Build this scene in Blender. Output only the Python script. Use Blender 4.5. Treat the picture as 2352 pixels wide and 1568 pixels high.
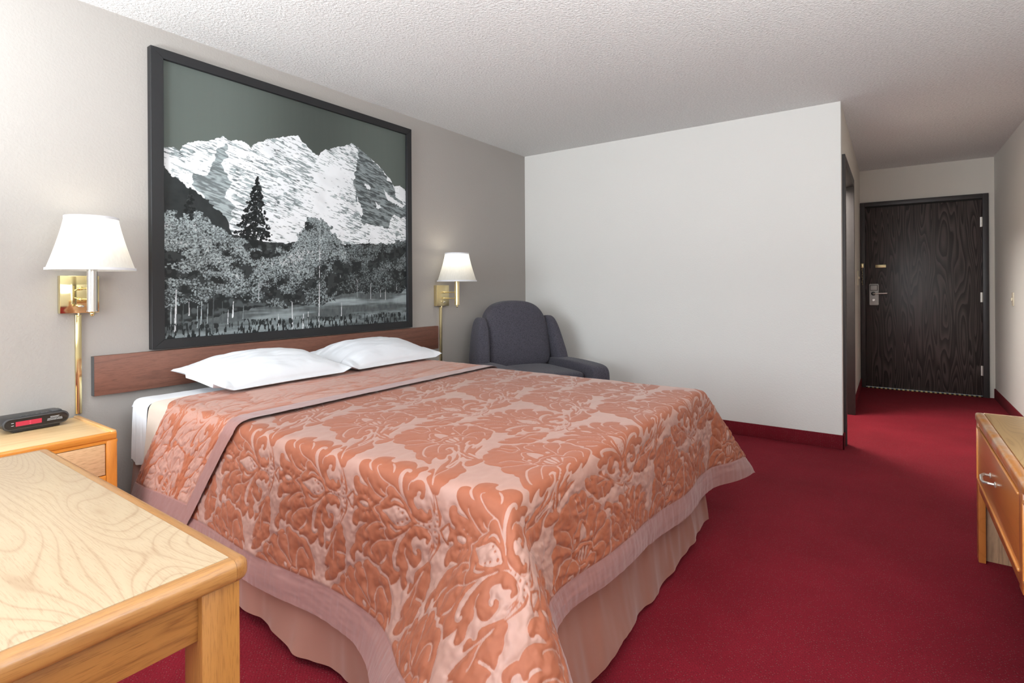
import bpy, bmesh, math, json
import numpy as np
from mathutils import Vector, Matrix
PI = math.pi
for o in list(bpy.data.objects): bpy.data.objects.remove(o)
SC = bpy.context.scene
COL = SC.collection

# ------------------------------------------------------------------ camera, sky, light, exposure
TH = math.radians(35.3); H = 1.149; ROLL = 0.006
cam = bpy.data.cameras.new('camera'); cam.sensor_width = 36; cam.lens = 1228/2352*36
cam.shift_y = -(784-660)/2352; cam.clip_start = .02
co = bpy.data.objects.new('camera', cam); COL.objects.link(co)
F = Vector((math.cos(TH), math.sin(TH), 0)); R = Vector((math.sin(TH), -math.cos(TH), 0)); U = Vector((0, 0, 1))
R2 = (R-ROLL*U).normalized(); U2 = (U+ROLL*R).normalized()
m = Matrix((( R2.x, U2.x, -F.x, 0), (R2.y, U2.y, -F.y, 0), (R2.z, U2.z, -F.z, H), (0, 0, 0, 1)))
co.matrix_world = m; SC.camera = co
SC.view_settings.view_transform = 'Standard'; SC.view_settings.look = 'None'
SC.view_settings.gamma = 1; SC.view_settings.use_curve_mapping = False
SC.view_settings.exposure = 0.07
w = bpy.data.worlds.new('daylight'); SC.world = w; w.use_nodes = True
w.node_tree.nodes['Background'].inputs[0].default_value = (.80, .90, 1, 1)
w.node_tree.nodes['Background'].inputs[1].default_value = 3.0
def area(name, loc, size, size_y, energy, color, rot):
    l = bpy.data.lights.new(name, 'AREA'); l.shape = 'RECTANGLE'; l.size = size; l.size_y = size_y
    l.energy = energy; l.color = color
    o = bpy.data.objects.new(name, l); COL.objects.link(o); o.location = loc; o.rotation_euler = rot
    return o
# daylight coming in through the window behind the camera
area('window_daylight', (-2.72, 1.50, 1.47), 2.4, 1.7, 118, (.86, .94, 1.0), (0, -PI/2, 0))
area('ceiling_bounce_fill', (-.55, 1.95, 1.35), .5, .5, 84, (.90, .965, 1.0), (PI, 0, 0))  # added fill light aimed up at the ceiling, not a lamp of the room
area('right_bounce_fill', (.62, -.38, 1.20), .6, .6, 86, (.93, .97, 1.0), (PI, 0, 0))  # unseen uplight added right of the camera to brighten bed and ceiling
bpy.data.objects['window_daylight'].rotation_euler = (PI/2, 0, -PI/2)

# ------------------------------------------------------------------ node helpers
def lin(c): return tuple(((v/255+.055)/1.055)**2.4 if v/255 > .04045 else v/255/12.92 for v in c)+(1,)
class Mat:
    def __init__(s, name):
        s.m = bpy.data.materials.new(name); s.m.use_nodes = True; s.t = s.m.node_tree; s.b = s.t.nodes['Principled BSDF']
    def n(s, t, **k):
        x = s.t.nodes.new(t)
        for a, v in k.items(): setattr(x, a, v)
        return x
    def l(s, a, b): s.t.links.new(a, b)
    def set(s, **k):
        for a, v in k.items(): s.b.inputs[a.replace('_', ' ')].default_value = v
        return s
    def coord(s, scale=(1, 1, 1), rot=(0, 0, 0)):
        c = s.n('ShaderNodeTexCoord'); mp = s.n('ShaderNodeMapping')
        mp.inputs['Scale'].default_value = scale; mp.inputs['Rotation'].default_value = rot
        s.l(c.outputs['Object'], mp.inputs[0]); return mp.outputs[0]
    def noise(s, vec, scale, detail=2, rough=.5, dist=0):
        x = s.n('ShaderNodeTexNoise'); x.inputs['Scale'].default_value = scale; x.inputs['Detail'].default_value = detail
        x.inputs['Roughness'].default_value = rough; x.inputs['Distortion'].default_value = dist; s.l(vec, x.inputs['Vector']); return x.outputs[0]
    def math(s, op, a, b=0, c=0):
        x = s.n('ShaderNodeMath', operation=op)
        for i, v in enumerate((a, b, c)):
            if isinstance(v, (int, float)): x.inputs[i].default_value = v
            else: s.l(v, x.inputs[i])
        return x.outputs[0]
    def ramp(s, fac, stops):
        x = s.n('ShaderNodeValToRGB'); e = x.color_ramp.elements
        while len(e) < len(stops): e.new(.5)
        for q, (p, c) in zip(e, stops): q.position = p; q.color = c if len(c) == 4 else tuple(c)+(1,)
        s.l(fac, x.inputs[0]); return x.outputs[0]
    def mix(s, fac, a, b, mode='MIX'):
        x = s.n('ShaderNodeMix', data_type='RGBA', blend_type=mode)
        for i, v in ((0, fac), (6, a), (7, b)):
            if isinstance(v, (int, float)): x.inputs[i].default_value = v
            elif isinstance(v, tuple): x.inputs[i].default_value = v
            else: s.l(v, x.inputs[i])
        return x.outputs[2]
    def color(s, sock): s.l(sock, s.b.inputs['Base Color']); return s
    def bump(s, h, strength=.3, dist=.002):
        x = s.n('ShaderNodeBump'); x.inputs['Strength'].default_value = strength; x.inputs['Distance'].default_value = dist
        s.l(h, x.inputs['Height']); s.l(x.outputs[0], s.b.inputs['Normal']); return s
MT = {}
def plain(name, col, rough=.6, metal=0, var=.04, vscale=30, bump=0, bscale=200, **k):
    q = Mat(name); q.set(Roughness=rough, Metallic=metal, **k)
    c = q.coord(); n = q.noise(c, vscale, 2)
    a = tuple(v*(1-var) for v in col[:3])+(1,); b = tuple(min(1, v*(1+var)) for v in col[:3])+(1,)
    q.color(q.mix(n, a, b))
    if bump: q.bump(q.noise(c, bscale, 2), bump, .001)
    MT[name] = q.m; return q.m
def wood(name, light, dark, axis='y', S=7, rings=9, amt=.5, fine=.35, rough=.42, coat=.15, stretch=.11, worn=None):
    q = Mat(name); q.set(Roughness=rough, Coat_Weight=coat, Coat_Roughness=.25)
    sc = [1, 1, 1]; sc['xyz'.index(axis)] = stretch
    v = q.coord(tuple(sc)); n = q.noise(v, S, 1.5, .45)
    r = q.math('FRACT', q.math('MULTIPLY', n, rings))
    line = q.ramp(r, [(0, (1, 1, 1)), (.10, (.35,)*3), (.5, (.08,)*3), (.86, (.2,)*3), (1, (1, 1, 1))])
    sf = [120, 120, 120]; sf['xyz'.index(axis)] = 7
    vf = q.coord(tuple(sf)); nf = q.noise(vf, 4, 3, .6)
    pore = q.ramp(nf, [(.50, (0, 0, 0)), (.68, (1, 1, 1))])
    base = q.mix(q.math('MULTIPLY', line, amt), light, dark)
    base = q.mix(q.math('MULTIPLY', pore, fine), base, dark)
    if worn:
        wv = q.coord(); wn = q.noise(wv, 9, 4, .6)
        base = q.mix(q.ramp(wn, [(.44, (0, 0, 0)), (.56, (1, 1, 1))]), base, worn)
    q.color(base); q.bump(q.math('ADD', pore, q.math('MULTIPLY', line, .4)), .12, .0006)
    MT[name] = q.m; return q.m

# ------------------------------------------------------------------ materials
def mk_wall(name, col, rough=.85, b=.35):
    q = Mat(name); q.set(Roughness=rough); c = q.coord()
    q.color(q.mix(q.noise(c, 1.3, 3), tuple(v*.985 for v in col[:3])+(1,), tuple(min(1, v*1.015) for v in col[:3])+(1,)))
    q.bump(q.noise(c, 95, 3, .55), b, .0034); MT[name] = q.m
mk_wall('taupe_wall', (.385, .36, .335, 1)); mk_wall('offwhite_wall', (.76, .748, .715, 1)); mk_wall('beige_wall', (.70, .66, .59, 1))
q = Mat('popcorn_ceiling'); q.set(Roughness=.95); c = q.coord()
nn = q.noise(c, 75, 4, .62); q.color(q.mix(q.ramp(nn, [(.35, (0,)*3), (.65, (1,)*3)]), (.72, .725, .715, 1), (.85, .855, .845, 1))); q.bump(nn, 1.0, .011); MT['ceiling'] = q.m
def mk_carpet(name, a, b, dots=True):
    q = Mat(name); q.set(Roughness=.95, Sheen_Weight=.02, Sheen_Roughness=.5, Sheen_Tint=(.9, .4, .45, 1), Specular_IOR_Level=.15); c = q.coord()
    big = q.noise(c, 2.2, 4, .6); base = q.mix(q.ramp(big, [(.3, (0,)*3), (.7, (1,)*3)]), a, b)
    fine = q.noise(c, 260, 2, .6); base = q.mix(q.ramp(fine, [(.35, (.55,)*3), (.62, (0,)*3)]), base, (.09, .006, .010, 1))
    v = q.n('ShaderNodeTexVoronoi'); v.inputs['Scale'].default_value = 110; v.inputs['Randomness'].default_value = .45
    q.l(q.coord(rot=(0, 0, .7)), v.inputs['Vector'])
    d = q.ramp(v.outputs['Distance'], [(.10, (1,)*3), (.22, (0,)*3)])
    base = q.mix(q.math('MULTIPLY', d, .55), base, (.20, .13, .12, 1))
    q.color(base); q.bump(q.math('ADD', fine, v.outputs['Distance']), .5, .004); MT[name] = q.m
mk_carpet('red_carpet', (.185, .0075, .0165, 1), (.25, .0115, .0245, 1)); mk_carpet('red_carpet_cove', (.15, .009, .016, 1), (.20, .012, .022, 1))
plain('frame_brown', (.042, .036, .035, 1), .45, var=.15); plain('black_frame', (.011, .0115, .013, 1), .5, var=.1)
plain('gold', (.80, .70, .38, 1), .09, 1, var=.02); plain('satin_gold', (.78, .66, .38, 1), .32, 1, var=.02); plain('chrome', (.80, .78, .74, 1), .12, 1, var=.02)
plain('nickel', (.70, .67, .62, 1), .32, .8, var=.03); plain('silver_plastic', (.55, .55, .53, 1), .4); plain('black_plastic', (.018, .018, .020, 1), .35)
plain('gloss_black', (.012, .012, .014, 1), .12); plain('grey_plastic', (.06, .06, .062, 1), .4); plain('white_print', (.75, .78, .8, 1), .5)
plain('ivory_plastic', (.72, .66, .52, 1), .4); plain('dark_metal', (.02, .02, .02, 1), .4, .8); plain('white_frame', (.8, .8, .8, 1), .4)
plain('charcoal_gap', (.01, .008, .006, 1), .8)
oak_l = lin((236, 208, 168)); oak_d = lin((205, 162, 112))
wood('oak_laminate', lin((192, 170, 140)), lin((142, 104, 70)), 'y', 3.2, 95, .40, .30, .38, .2, .26)
wood('oak_laminate_x', lin((230, 196, 146)), lin((186, 140, 86)), 'x', 6, 8, .35, .28, .4, .15)
wood('oak_edge_x', lin((176, 126, 70)), lin((118, 70, 32)), 'x', 9, 5, .35, .4, .3, .4)
wood('oak_edge_y', lin((172, 122, 68)), lin((118, 70, 32)), 'y', 9, 5, .35, .4, .3, .4)
wood('oak_apron', lin((170, 118, 62)), lin((106, 62, 28)), 'x', 14, 7, .5, .5, .38, .25)
wood('oak_leg', lin((176, 122, 60)), lin((118, 70, 30)), 'z', 12, 4, .25, .5, .38, .25)
wood('honey_x', lin((222, 142, 52)), lin((170, 90, 24)), 'x', 9, 5, .35, .25, .3, .4)
wood('honey_z', lin((218, 138, 50)), lin((165, 88, 24)), 'z', 9, 5, .4, .25, .3, .4)
wood('honey_y', lin((222, 172, 110)), lin((190, 120, 60)), 'y', 9, 5, .35, .25, .3, .4)
wood('veneer', lin((226, 186, 140)), lin((172, 124, 84)), 'x', 18, 4, .25, .75, .5, .05)
wood('veneer_z', lin((190, 152, 118)), lin((120, 90, 68)), 'z', 14, 8, .6, .4, .5, .05)
wood('dresser_orange', lin((190, 116, 56)), lin((150, 84, 34)), 'x', 6, 6, .3, .12, .28, .5)
wood('dresser_lip_lit', lin((236, 160, 84)), lin((190, 112, 48)), 'x', 6, 5, .3, .12, .28, .5)  # lighter copy of the drawer wood: bevel highlight put into the colour
wood('dresser_nosing', lin((214, 140, 66)), lin((150, 84, 36)), 'x', 8, 5, .35, .2, .3, .4, worn=lin((214, 178, 148)))
wood('dresser_top', lin((222, 184, 130)), lin((176, 128, 78)), 'x', 6, 34, .55, .12, .3, .3, .2)
wood('walnut', lin((124, 80, 64)), lin((78, 48, 38)), 'x', 16, 6, .45, .6, .5, .05, .05)
def mk_door():
    q = Mat('door_veneer'); q.set(Roughness=.45, Coat_Weight=.12, Coat_Roughness=.3)
    v = q.coord((1, 1, .10)); n = q.noise(v, 9.5, 1.0, .4, .15)
    r = q.math('FRACT', q.math('MULTIPLY', n, 15)); ln = q.ramp(r, [(0, (0,)*3), (.25, (.15,)*3), (.8, (.9,)*3), (.93, (.8,)*3), (1, (0,)*3)])
    vf = q.coord((70, 70, 2)); nf = q.noise(vf, 3, 3)
    q.color(q.mix(q.math('MULTIPLY', nf, .5), q.mix(ln, (.014, .008, .007, 1), (.115, .086, .079, 1)), (.020, .013, .011, 1)))
    q.bump(ln, .2, .0006); MT['door_veneer'] = q.m
mk_door()
def mk_cloth(name, col, rough=.8, sheen=.2, bscale=700, bstr=.15, col2=None, **k):
    q = Mat(name); q.set(Roughness=rough, Sheen_Weight=sheen, **k); c = q.coord()
    n = q.noise(c, 5, 4, .6); q.color(q.mix(n, col, col2 or tuple(v*.9 for v in col[:3])+(1,)))
    q.bump(q.noise(c, bscale, 2), bstr, .0008); MT[name] = q.m
mk_cloth('white_linen', (.74, .755, .79, 1), .85, .1); mk_cloth('tan_blanket', (.66, .54, .44, 1), .95, .4, 500, .4)
mk_cloth('pink_satin', (.31, .145, .128, 1), .42, .3, 900, .08, (.285, .13, .115, 1)); mk_cloth('skirt_satin', (.30, .122, .083, 1), .5, .3, 900, .06)
mk_cloth('spread_lining', (.34, .20, .18, 1), .7, .1); mk_cloth('mattress_ticking', (.7, .7, .68, 1), .9, .1)
def mk_damask(name, inv):
    q = Mat(name); q.set(Sheen_Weight=.15, Sheen_Roughness=.4)
    at = q.n('ShaderNodeAttribute', attribute_name='sd'); f = q.ramp(q.math('ADD', q.math('MULTIPLY', at.outputs['Fac'], 400), .5), [(0, (0,)*3), (1, (1,)*3)])
    c = q.coord(); n = q.noise(c, 40, 3)
    org = q.mix(n, (.325, .096, .044, 1), (.28, .078, .034, 1)); gr = q.mix(n, (.415, .235, .190, 1), (.365, .20, .158, 1))
    if inv:
        org = (.40, .125, .062, 1); gr = (.45, .235, .18, 1); q.color(q.mix(f, org, gr))
    else: q.color(q.mix(f, gr, org))
    rr = q.n('ShaderNodeMapRange'); rr.inputs[3].default_value = .42; rr.inputs[4].default_value = .62; q.l(f, rr.inputs[0]); q.l(rr.outputs[0], q.b.inputs['Roughness'])
    q.bump(q.noise(c, 900, 2), .1, .0006); MT[name] = q.m
mk_damask('damask', 0); mk_damask('damask_reverse', 1)
def mk_tweed():
    q = Mat('tweed'); q.set(Roughness=.9, Sheen_Weight=.08, Sheen_Roughness=.5); c = q.coord((1, 1, 1.8), (.5, .4, .3))
    v = q.n('ShaderNodeTexVoronoi'); v.inputs['Scale'].default_value = 170; q.l(c, v.inputs['Vector'])
    q.color(q.mix(q.ramp(v.outputs['Distance'], [(.1, (0,)*3), (.7, (1,)*3)]), (.105, .098, .125, 1), (.040, .038, .052, 1)))
    q.bump(v.outputs['Distance'], .5, .002); MT['tweed'] = q.m
mk_tweed()
def mk_shade():
    q = Mat('lamp_shade'); t = q.t; t.nodes.remove(q.b); out = t.nodes['Material Output']
    d = q.n('ShaderNodeBsdfDiffuse'); tr = q.n('ShaderNodeBsdfTranslucent'); mx = q.n('ShaderNodeMixShader'); mx.inputs[0].default_value = .5
    c = q.coord((60, 60, 1.2)); n = q.noise(c, 2, 2); col = q.mix(n, (.70, .70, .68, 1), (.82, .82, .80, 1))
    q.l(col, d.inputs[0]); q.l(col, tr.inputs[0]); q.l(d.outputs[0], mx.inputs[1]); q.l(tr.outputs[0], mx.inputs[2]); q.l(mx.outputs[0], out.inputs[0])
    MT['lamp_shade'] = q.m
mk_shade()
q = Mat('lit_bulb'); q.set(Base_Color=(1, .95, .85, 1), Emission_Color=(1, .86, .62, 1), Emission_Strength=7); MT['lit_bulb'] = q.m
q = Mat('red_display'); q.set(Base_Color=(.45, .03, .06, 1), Roughness=.2, Emission_Color=(.8, .03, .09, 1), Emission_Strength=.10); MT['red_display'] = q.m
q = Mat('red_colon'); q.set(Base_Color=(.6, .03, .06, 1), Emission_Color=(1, .05, .12, 1), Emission_Strength=1); MT['red_colon'] = q.m
q = Mat('window_glass'); q.set(Roughness=0, Transmission_Weight=1, IOR=1.1); MT['window_glass'] = q.m
q = Mat('printed_photo'); q.set(Roughness=.45, Coat_Weight=.06, Coat_Roughness=.1, Specular_IOR_Level=.2); at = q.n('ShaderNodeAttribute', attribute_name='print'); q.color(at.outputs['Color']); MT['printed_photo'] = q.m
q = Mat('brass_strip'); q.set(Roughness=.35, Metallic=.6); wv = q.n('ShaderNodeTexWave', bands_direction='Y'); wv.inputs['Scale'].default_value = 8
q.l(q.coord(), wv.inputs['Vector']); q.color(q.ramp(wv.outputs['Fac'], [(.45, (.55, .42, .16)), (.5, (.02, .02, .015))])); MT['brass_strip'] = q.m

# ------------------------------------------------------------------ object helpers
def link(name, me, mat=None, root=None, kind=None):
    o = bpy.data.objects.new(name, me); COL.objects.link(o)
    if mat: me.materials.append(MT[mat])
    if root is not None: o.parent = root
    if kind: o['kind'] = kind
    return o
def tag(o, label, cat, group=None):
    o['label'] = label; o['category'] = cat
    if group: o['group'] = group
    return o
def empty(name, loc, label=None, cat=None, group=None, kind=None, rz=0):
    o = bpy.data.objects.new(name, None); COL.objects.link(o); o.location = loc; o.rotation_euler.z = rz; o.empty_display_size = .1
    if label: tag(o, label, cat, group)
    if kind: o['kind'] = kind
    return o
def rootloc(root):
    v = Vector((0, 0, 0)); r = root
    while r is not None: v += r.location; r = r.parent
    return v
class G:
    def __init__(s): s.b = bmesh.new()
    def _add(s, t):
        me = bpy.data.meshes.new('t'); t.to_mesh(me); t.free(); s.b.from_mesh(me); bpy.data.meshes.remove(me)
    def box(s, x0, x1, y0, y1, z0, z1, bev=.0, seg=2, rot=None):
        t = bmesh.new(); bmesh.ops.create_cube(t, size=1)
        bmesh.ops.scale(t, vec=(x1-x0, y1-y0, z1-z0), verts=t.verts)
        if bev: bmesh.ops.bevel(t, geom=t.edges[:], offset=bev, segments=seg, affect='EDGES', profile=.5)
        if rot: bmesh.ops.transform(t, matrix=rot, verts=t.verts)
        bmesh.ops.translate(t, vec=((x0+x1)/2, (y0+y1)/2, (z0+z1)/2), verts=t.verts); s._add(t); return s
    def cyl(s, p, q, r, r2=None, n=24, caps=True):
        t = bmesh.new(); p = Vector(p); q = Vector(q); d = q-p
        bmesh.ops.create_cone(t, cap_ends=caps, segments=n, radius1=r, radius2=r if r2 is None else r2, depth=d.length)
        bmesh.ops.transform(t, matrix=Matrix.Translation((p+q)/2) @ d.to_track_quat('Z', 'Y').to_matrix().to_4x4(), verts=t.verts); s._add(t); return s
    def sph(s, c, r, sc=(1, 1, 1), n=16):
        t = bmesh.new(); bmesh.ops.create_uvsphere(t, u_segments=n*2, v_segments=n, radius=r); bmesh.ops.scale(t, vec=sc, verts=t.verts)
        bmesh.ops.translate(t, vec=c, verts=t.verts); s._add(t); return s
    def lathe(s, c, prof, n=40):
        t = bmesh.new(); rings = []
        for r, z in prof: rings.append([t.verts.new((c[0]+r*math.cos(2*PI*i/n), c[1]+r*math.sin(2*PI*i/n), c[2]+z)) for i in range(n)])
        for a, b in zip(rings[:-1], rings[1:]):
            for i in range(n): t.faces.new((a[i], a[(i+1) % n], b[(i+1) % n], b[i]))
        s._add(t); return s
    def tube(s, pts, r, n=10):
        for a, b in zip(pts[:-1], pts[1:]): s.cyl(a, b, r, n=n)
        for a in pts[1:-1]: s.sph(a, r, n=6)
        return s
    def prism(s, pts, d0, d1, axis='y', bev=0):
        t = bmesh.new()
        def mk(a, b, d): return {'x': (d, a, b), 'y': (a, d, b), 'z': (a, b, d)}[axis]
        v0 = [t.verts.new(mk(a, b, d0)) for a, b in pts]; v1 = [t.verts.new(mk(a, b, d1)) for a, b in pts]; n = len(pts)
        t.faces.new(v0); t.faces.new(v1[::-1])
        for i in range(n): t.faces.new((v0[i], v1[i], v1[(i+1) % n], v0[(i+1) % n]))
        bmesh.ops.recalc_face_normals(t, faces=t.faces)
        if bev: bmesh.ops.bevel(t, geom=[e for e in t.edges if len(e.link_faces) == 2 and e.calc_face_angle() > .6], offset=bev, segments=3, affect='EDGES', profile=.5)
        s._add(t); return s
    def build(s, name, mat, root=None, kind=None, smooth=True, local=False):
        me = bpy.data.meshes.new(name)
        if root is not None and not local: bmesh.ops.translate(s.b, vec=-rootloc(root), verts=s.b.verts)
        s.b.to_mesh(me); s.b.free()
        if smooth:
            for p in me.polygons: p.use_smooth = True
            me.set_sharp_from_angle(angle=math.radians(38))
        return link(name, me, mat, root, kind)
def npmesh(name, V, Fq, mat, root=None, kind=None, attrs=None, local=False):
    V = np.asarray(V, np.float32).reshape(-1, 3); Fq = np.asarray(Fq, np.int32).reshape(-1, 4)
    if root is not None and not local: V = V-np.array(rootloc(root), np.float32)
    me = bpy.data.meshes.new(name); me.vertices.add(len(V)); me.vertices.foreach_set('co', V.ravel())
    me.loops.add(Fq.size); me.loops.foreach_set('vertex_index', Fq.ravel())
    me.polygons.add(len(Fq)); me.polygons.foreach_set('loop_start', np.arange(0, Fq.size, 4, dtype=np.int32))
    me.polygons.foreach_set('use_smooth', np.ones(len(Fq), bool))
    me.update(calc_edges=True)
    for k, (typ, arr) in (attrs or {}).items():
        a = me.attributes.new(k, typ, 'POINT'); a.data.foreach_set('value' if typ == 'FLOAT' else 'color', np.ascontiguousarray(arr, np.float32).ravel())
    return link(name, me, mat, root, kind)
def gridfaces(n, m_):
    i = np.arange(n-1)[:, None]*m_+np.arange(m_-1)[None, :]
    return np.stack([i, i+m_, i+m_+1, i+1], -1)
def subset(V, Fc, attrs=None):
    Fc = Fc.reshape(-1, 4); u, inv = np.unique(Fc, return_inverse=True)
    return V.reshape(-1, 3)[u], inv.reshape(-1, 4), u
def normals(P):
    a = np.gradient(P, axis=0); b = np.gradient(P, axis=1); n = np.cross(a, b); n /= np.linalg.norm(n, axis=-1, keepdims=True)+1e-9; return n
rng = np.random.default_rng(7)
def vnoise(x, y, seed=0):
    r = np.random.default_rng(seed); T = r.random((64, 64)); xi = np.floor(x).astype(int); yi = np.floor(y).astype(int); fx = x-xi; fy = y-yi
    fx = fx*fx*(3-2*fx); fy = fy*fy*(3-2*fy); g = lambda i, j: T[i % 64, j % 64]
    return (g(xi, yi)*(1-fx)+g(xi+1, yi)*fx)*(1-fy)+(g(xi, yi+1)*(1-fx)+g(xi+1, yi+1)*fx)*fy
def fbm(x, y, seed=0, o=3):
    s = 0; a = 1; t = 0
    for i in range(o): s = s+a*vnoise(x*2**i, y*2**i, seed+i); t += a; a *= .5
    return s/t
def sstep(a, b, x): t = np.clip((x-a)/(b-a), 0, 1); return t*t*(3-2*t)

# ------------------------------------------------------------------ the room
YA = 2.947; XB = 4.392; YC = .28; XE = 7.23; YR = -.86; ZC = 2.44; XR = -2.6
floor = G().box(XR-.12, XE+.12, YR-.12, YA+.12, -.08, 0).build('floor', 'red_carpet', kind='structure')
G().box(XR-.12, XE+.12, YR-.12, YA+.12, ZC, ZC+.08).build('ceiling', 'ceiling', kind='structure')
G().box(XR-.1, XB+.12, YA, YA+.12, 0, ZC).build('wall_left', 'taupe_wall', kind='structure')
G().box(XB, XB+.10, YC, YA, 0, ZC).build('wall_far', 'offwhite_wall', kind='structure')
DX0, DX1, DZ = 4.56, 5.62, 2.03
G().box(XB+.10, DX0, YC, YC+.10, 0, ZC).box(DX1, XE, YC, YC+.10, 0, ZC).box(DX0, DX1, YC, YC+.10, DZ, ZC).build('wall_corridor', 'beige_wall', kind='structure')
G().box(XE, XE+.1, YR, -.78, 0, ZC).box(XE, XE+.1, .245, YC+.1, 0, ZC).box(XE, XE+.1, -.78, .245, 2.045, ZC).build('wall_end', 'beige_wall', kind='structure')
G().box(XR-.1, XE+.1, YR-.12, YR, 0, ZC).build('wall_right', 'offwhite_wall', kind='structure')
WY0, WY1, WZ0, WZ1 = .2, 2.8, .6, 2.3
G().box(XR-.1, XR, YR, WY0, 0, ZC).box(XR-.1, XR, WY1, YA, 0, ZC).box(XR-.1, XR, WY0, WY1, 0, WZ0).box(XR-.1, XR, WY0, WY1, WZ1, ZC).build('wall_rear', 'offwhite_wall', kind='structure')
wn = empty('window_1', (XR, 1.15, WZ0), kind='structure')
g = G()
for a, b, c_, d in ((WY0, WY0+.05, WZ0, WZ1), (WY1-.05, WY1, WZ0, WZ1), (WY0, WY1, WZ0, WZ0+.05), (WY0, WY1, WZ1-.05, WZ1), (1.48, 1.52, WZ0, WZ1)): g.box(XR-.08, XR-.02, a, b, c_, d)
g.build('window_frame', 'white_frame', wn)
# carpet cove bases
CT = .012; CH = .10
G().box(XB-CT, XB, YC-CT, YA-CT-.001, 0, CH, .004).build('baseboard_far', 'red_carpet_cove', kind='structure')
G().box(XB-CT, DX0-.05, YC-CT, YC, 0, CH, .004).build('baseboard_corridor_near', 'red_carpet_cove', kind='structure')
G().box(DX1+.06, XE-.02, YC-CT, YC, 0, CH, .004).build('baseboard_corridor', 'red_carpet_cove', kind='structure')
G().box(XR+.01, XE-.02, YR, YR+CT, 0, CH, .004).build('baseboard_right', 'red_carpet_cove', kind='structure')
G().box(XR+.01, XB-CT-.001, YA-CT, YA, 0, CH, .004).build('baseboard_left', 'red_carpet_cove', kind='structure')
# entrance door
d1 = empty('door_1', (XE, -.267, 0), kind='structure')
lf = G().box(XE+.01, XE+.055, -.767, .232, .012, 2.028, .002).build('door_leaf', 'door_veneer', d1)
G().box(XE-.022, XE+.07, .232, .279, 0, 2.078, .003).build('door_jamb', 'frame_brown', d1)
G().box(XE-.022, XE+.07, -.815, -.767, 0, 2.078, .003).build('door_jamb', 'frame_brown', d1)
G().box(XE-.022, XE+.07, -.767, .232, 2.031, 2.078, .003).build('door_head', 'frame_brown', d1)
G().box(XE-.004, XE+.03, -.767, .232, 2.018, 2.033).build('door_stop', 'charcoal_gap', d1)
for z in (1.79, 1.02, .27):
    G().cyl((XE-.006, -.769, z-.05), (XE-.006, -.769, z+.05), .008, n=12).box(XE-.004, XE+.008, -.792, -.75, z-.05, z+.05).build('hinge', 'nickel', lf)
G().box(XE-.02, XE+.05, -.765, .23, .0, .009, .002).build('threshold', 'brass_strip', d1)
lk = G().box(XE-.022, XE+.012, .107, .197, .925, 1.166, .012, 4).build('lock_plate', 'silver_plastic', lf)
G().box(XE-.028, XE-.015, .118, .188, 1.09, 1.152, .004).build('key_reader_bezel', 'charcoal_gap', lf)
G().box(XE-.031, XE-.016, .122, .184, 1.094, 1.148, .003).build('key_reader', 'silver_plastic', lf)
G().cyl((XE-.03, .157, 1.056), (XE-.012, .157, 1.056), .021).build('handle_rose', 'dark_metal', lf)
G().tube([(XE-.02, .157, 1.056), (XE-.06, .157, 1.056), (XE-.062, .14, 1.057), (XE-.06, .03, 1.06)], .009, 12).build('lever_handle', 'nickel', lf)
G().cyl((XE-.032, .155, .985), (XE-.015, .155, .985), .012).build('thumb_turn', 'nickel', lf)
G().box(XE-.004, XE+.014, .04, .138, 1.345, 1.378, .003).box(XE-.010, XE+.0, .05, .128, 1.357, 1.366, .002).build('night_latch_plate', 'satin_gold', lf)
ch = G().box(XE-.034, XE-.02, .247, .272, 1.345, 1.395, .003)
ch.build('chain_plate', 'satin_gold', d1)
g = G()
for i in range(14):
    z = 1.34-i*.014; g.sph((XE-.032, .259+.003*math.sin(i*1.3), z), .005, (1, .9 if i % 2 else .45, 1.25), 5)
g.build('security_chain', 'satin_gold', d1)
# side doorway in the corridor
d2 = empty('door_2', ((DX0+DX1)/2, YC, 0), kind='structure')
G().box(DX0-.065, DX0+.006, YC-.02, YC+.12, 0, DZ+.06, .003).build('door_jamb', 'frame_brown', d2)
G().box(DX1-.006, DX1+.055, YC-.02, YC+.12, 0, DZ+.06, .003).build('door_jamb', 'frame_brown', d2)
G().box(DX0+.006, DX1-.006, YC-.02, YC+.12, DZ-.006, DZ+.06, .003).build('door_head', 'frame_brown', d2)
# small lit closet behind the side doorway
G().box(4.50, 4.56, YC+.1, 1.55, 0, ZC).box(5.70, 5.80, YC+.1, 1.55, 0, ZC).box(4.5, 5.8, 1.55, 1.62, 0, ZC).build('wall_closet', 'beige_wall', kind='structure')
area('closet_lamp', (5.12, .75, 2.36), .5, .5, 75, (1, .96, .90), (math.radians(-38), 0, 0))

# switches
t = empty('light_switch', (6.22, YR, 1.02), 'small ivory switch plate on the right corridor wall', 'switch')
G().box(6.185, 6.255, YR, YR+.008, .965, 1.08, .003).build('switch_plate', 'ivory_plastic', t)
G().box(6.214, 6.226, YR+.006, YR+.018, 1.01, 1.035, .002).build('toggle', 'ivory_plastic', t)
t = empty('light_switch', (6.65, YC, 1.2), 'tan switch plate beside the entrance door frame, left corridor wall', 'switch')
G().box(6.60, 6.70, YC-.008, YC, 1.15, 1.30, .003).build('switch_plate', 'ivory_plastic', t)
G().box(6.643, 6.657, YC-.02, YC-.006, 1.215, 1.24, .002).build('toggle', 'ivory_plastic', t)

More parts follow.
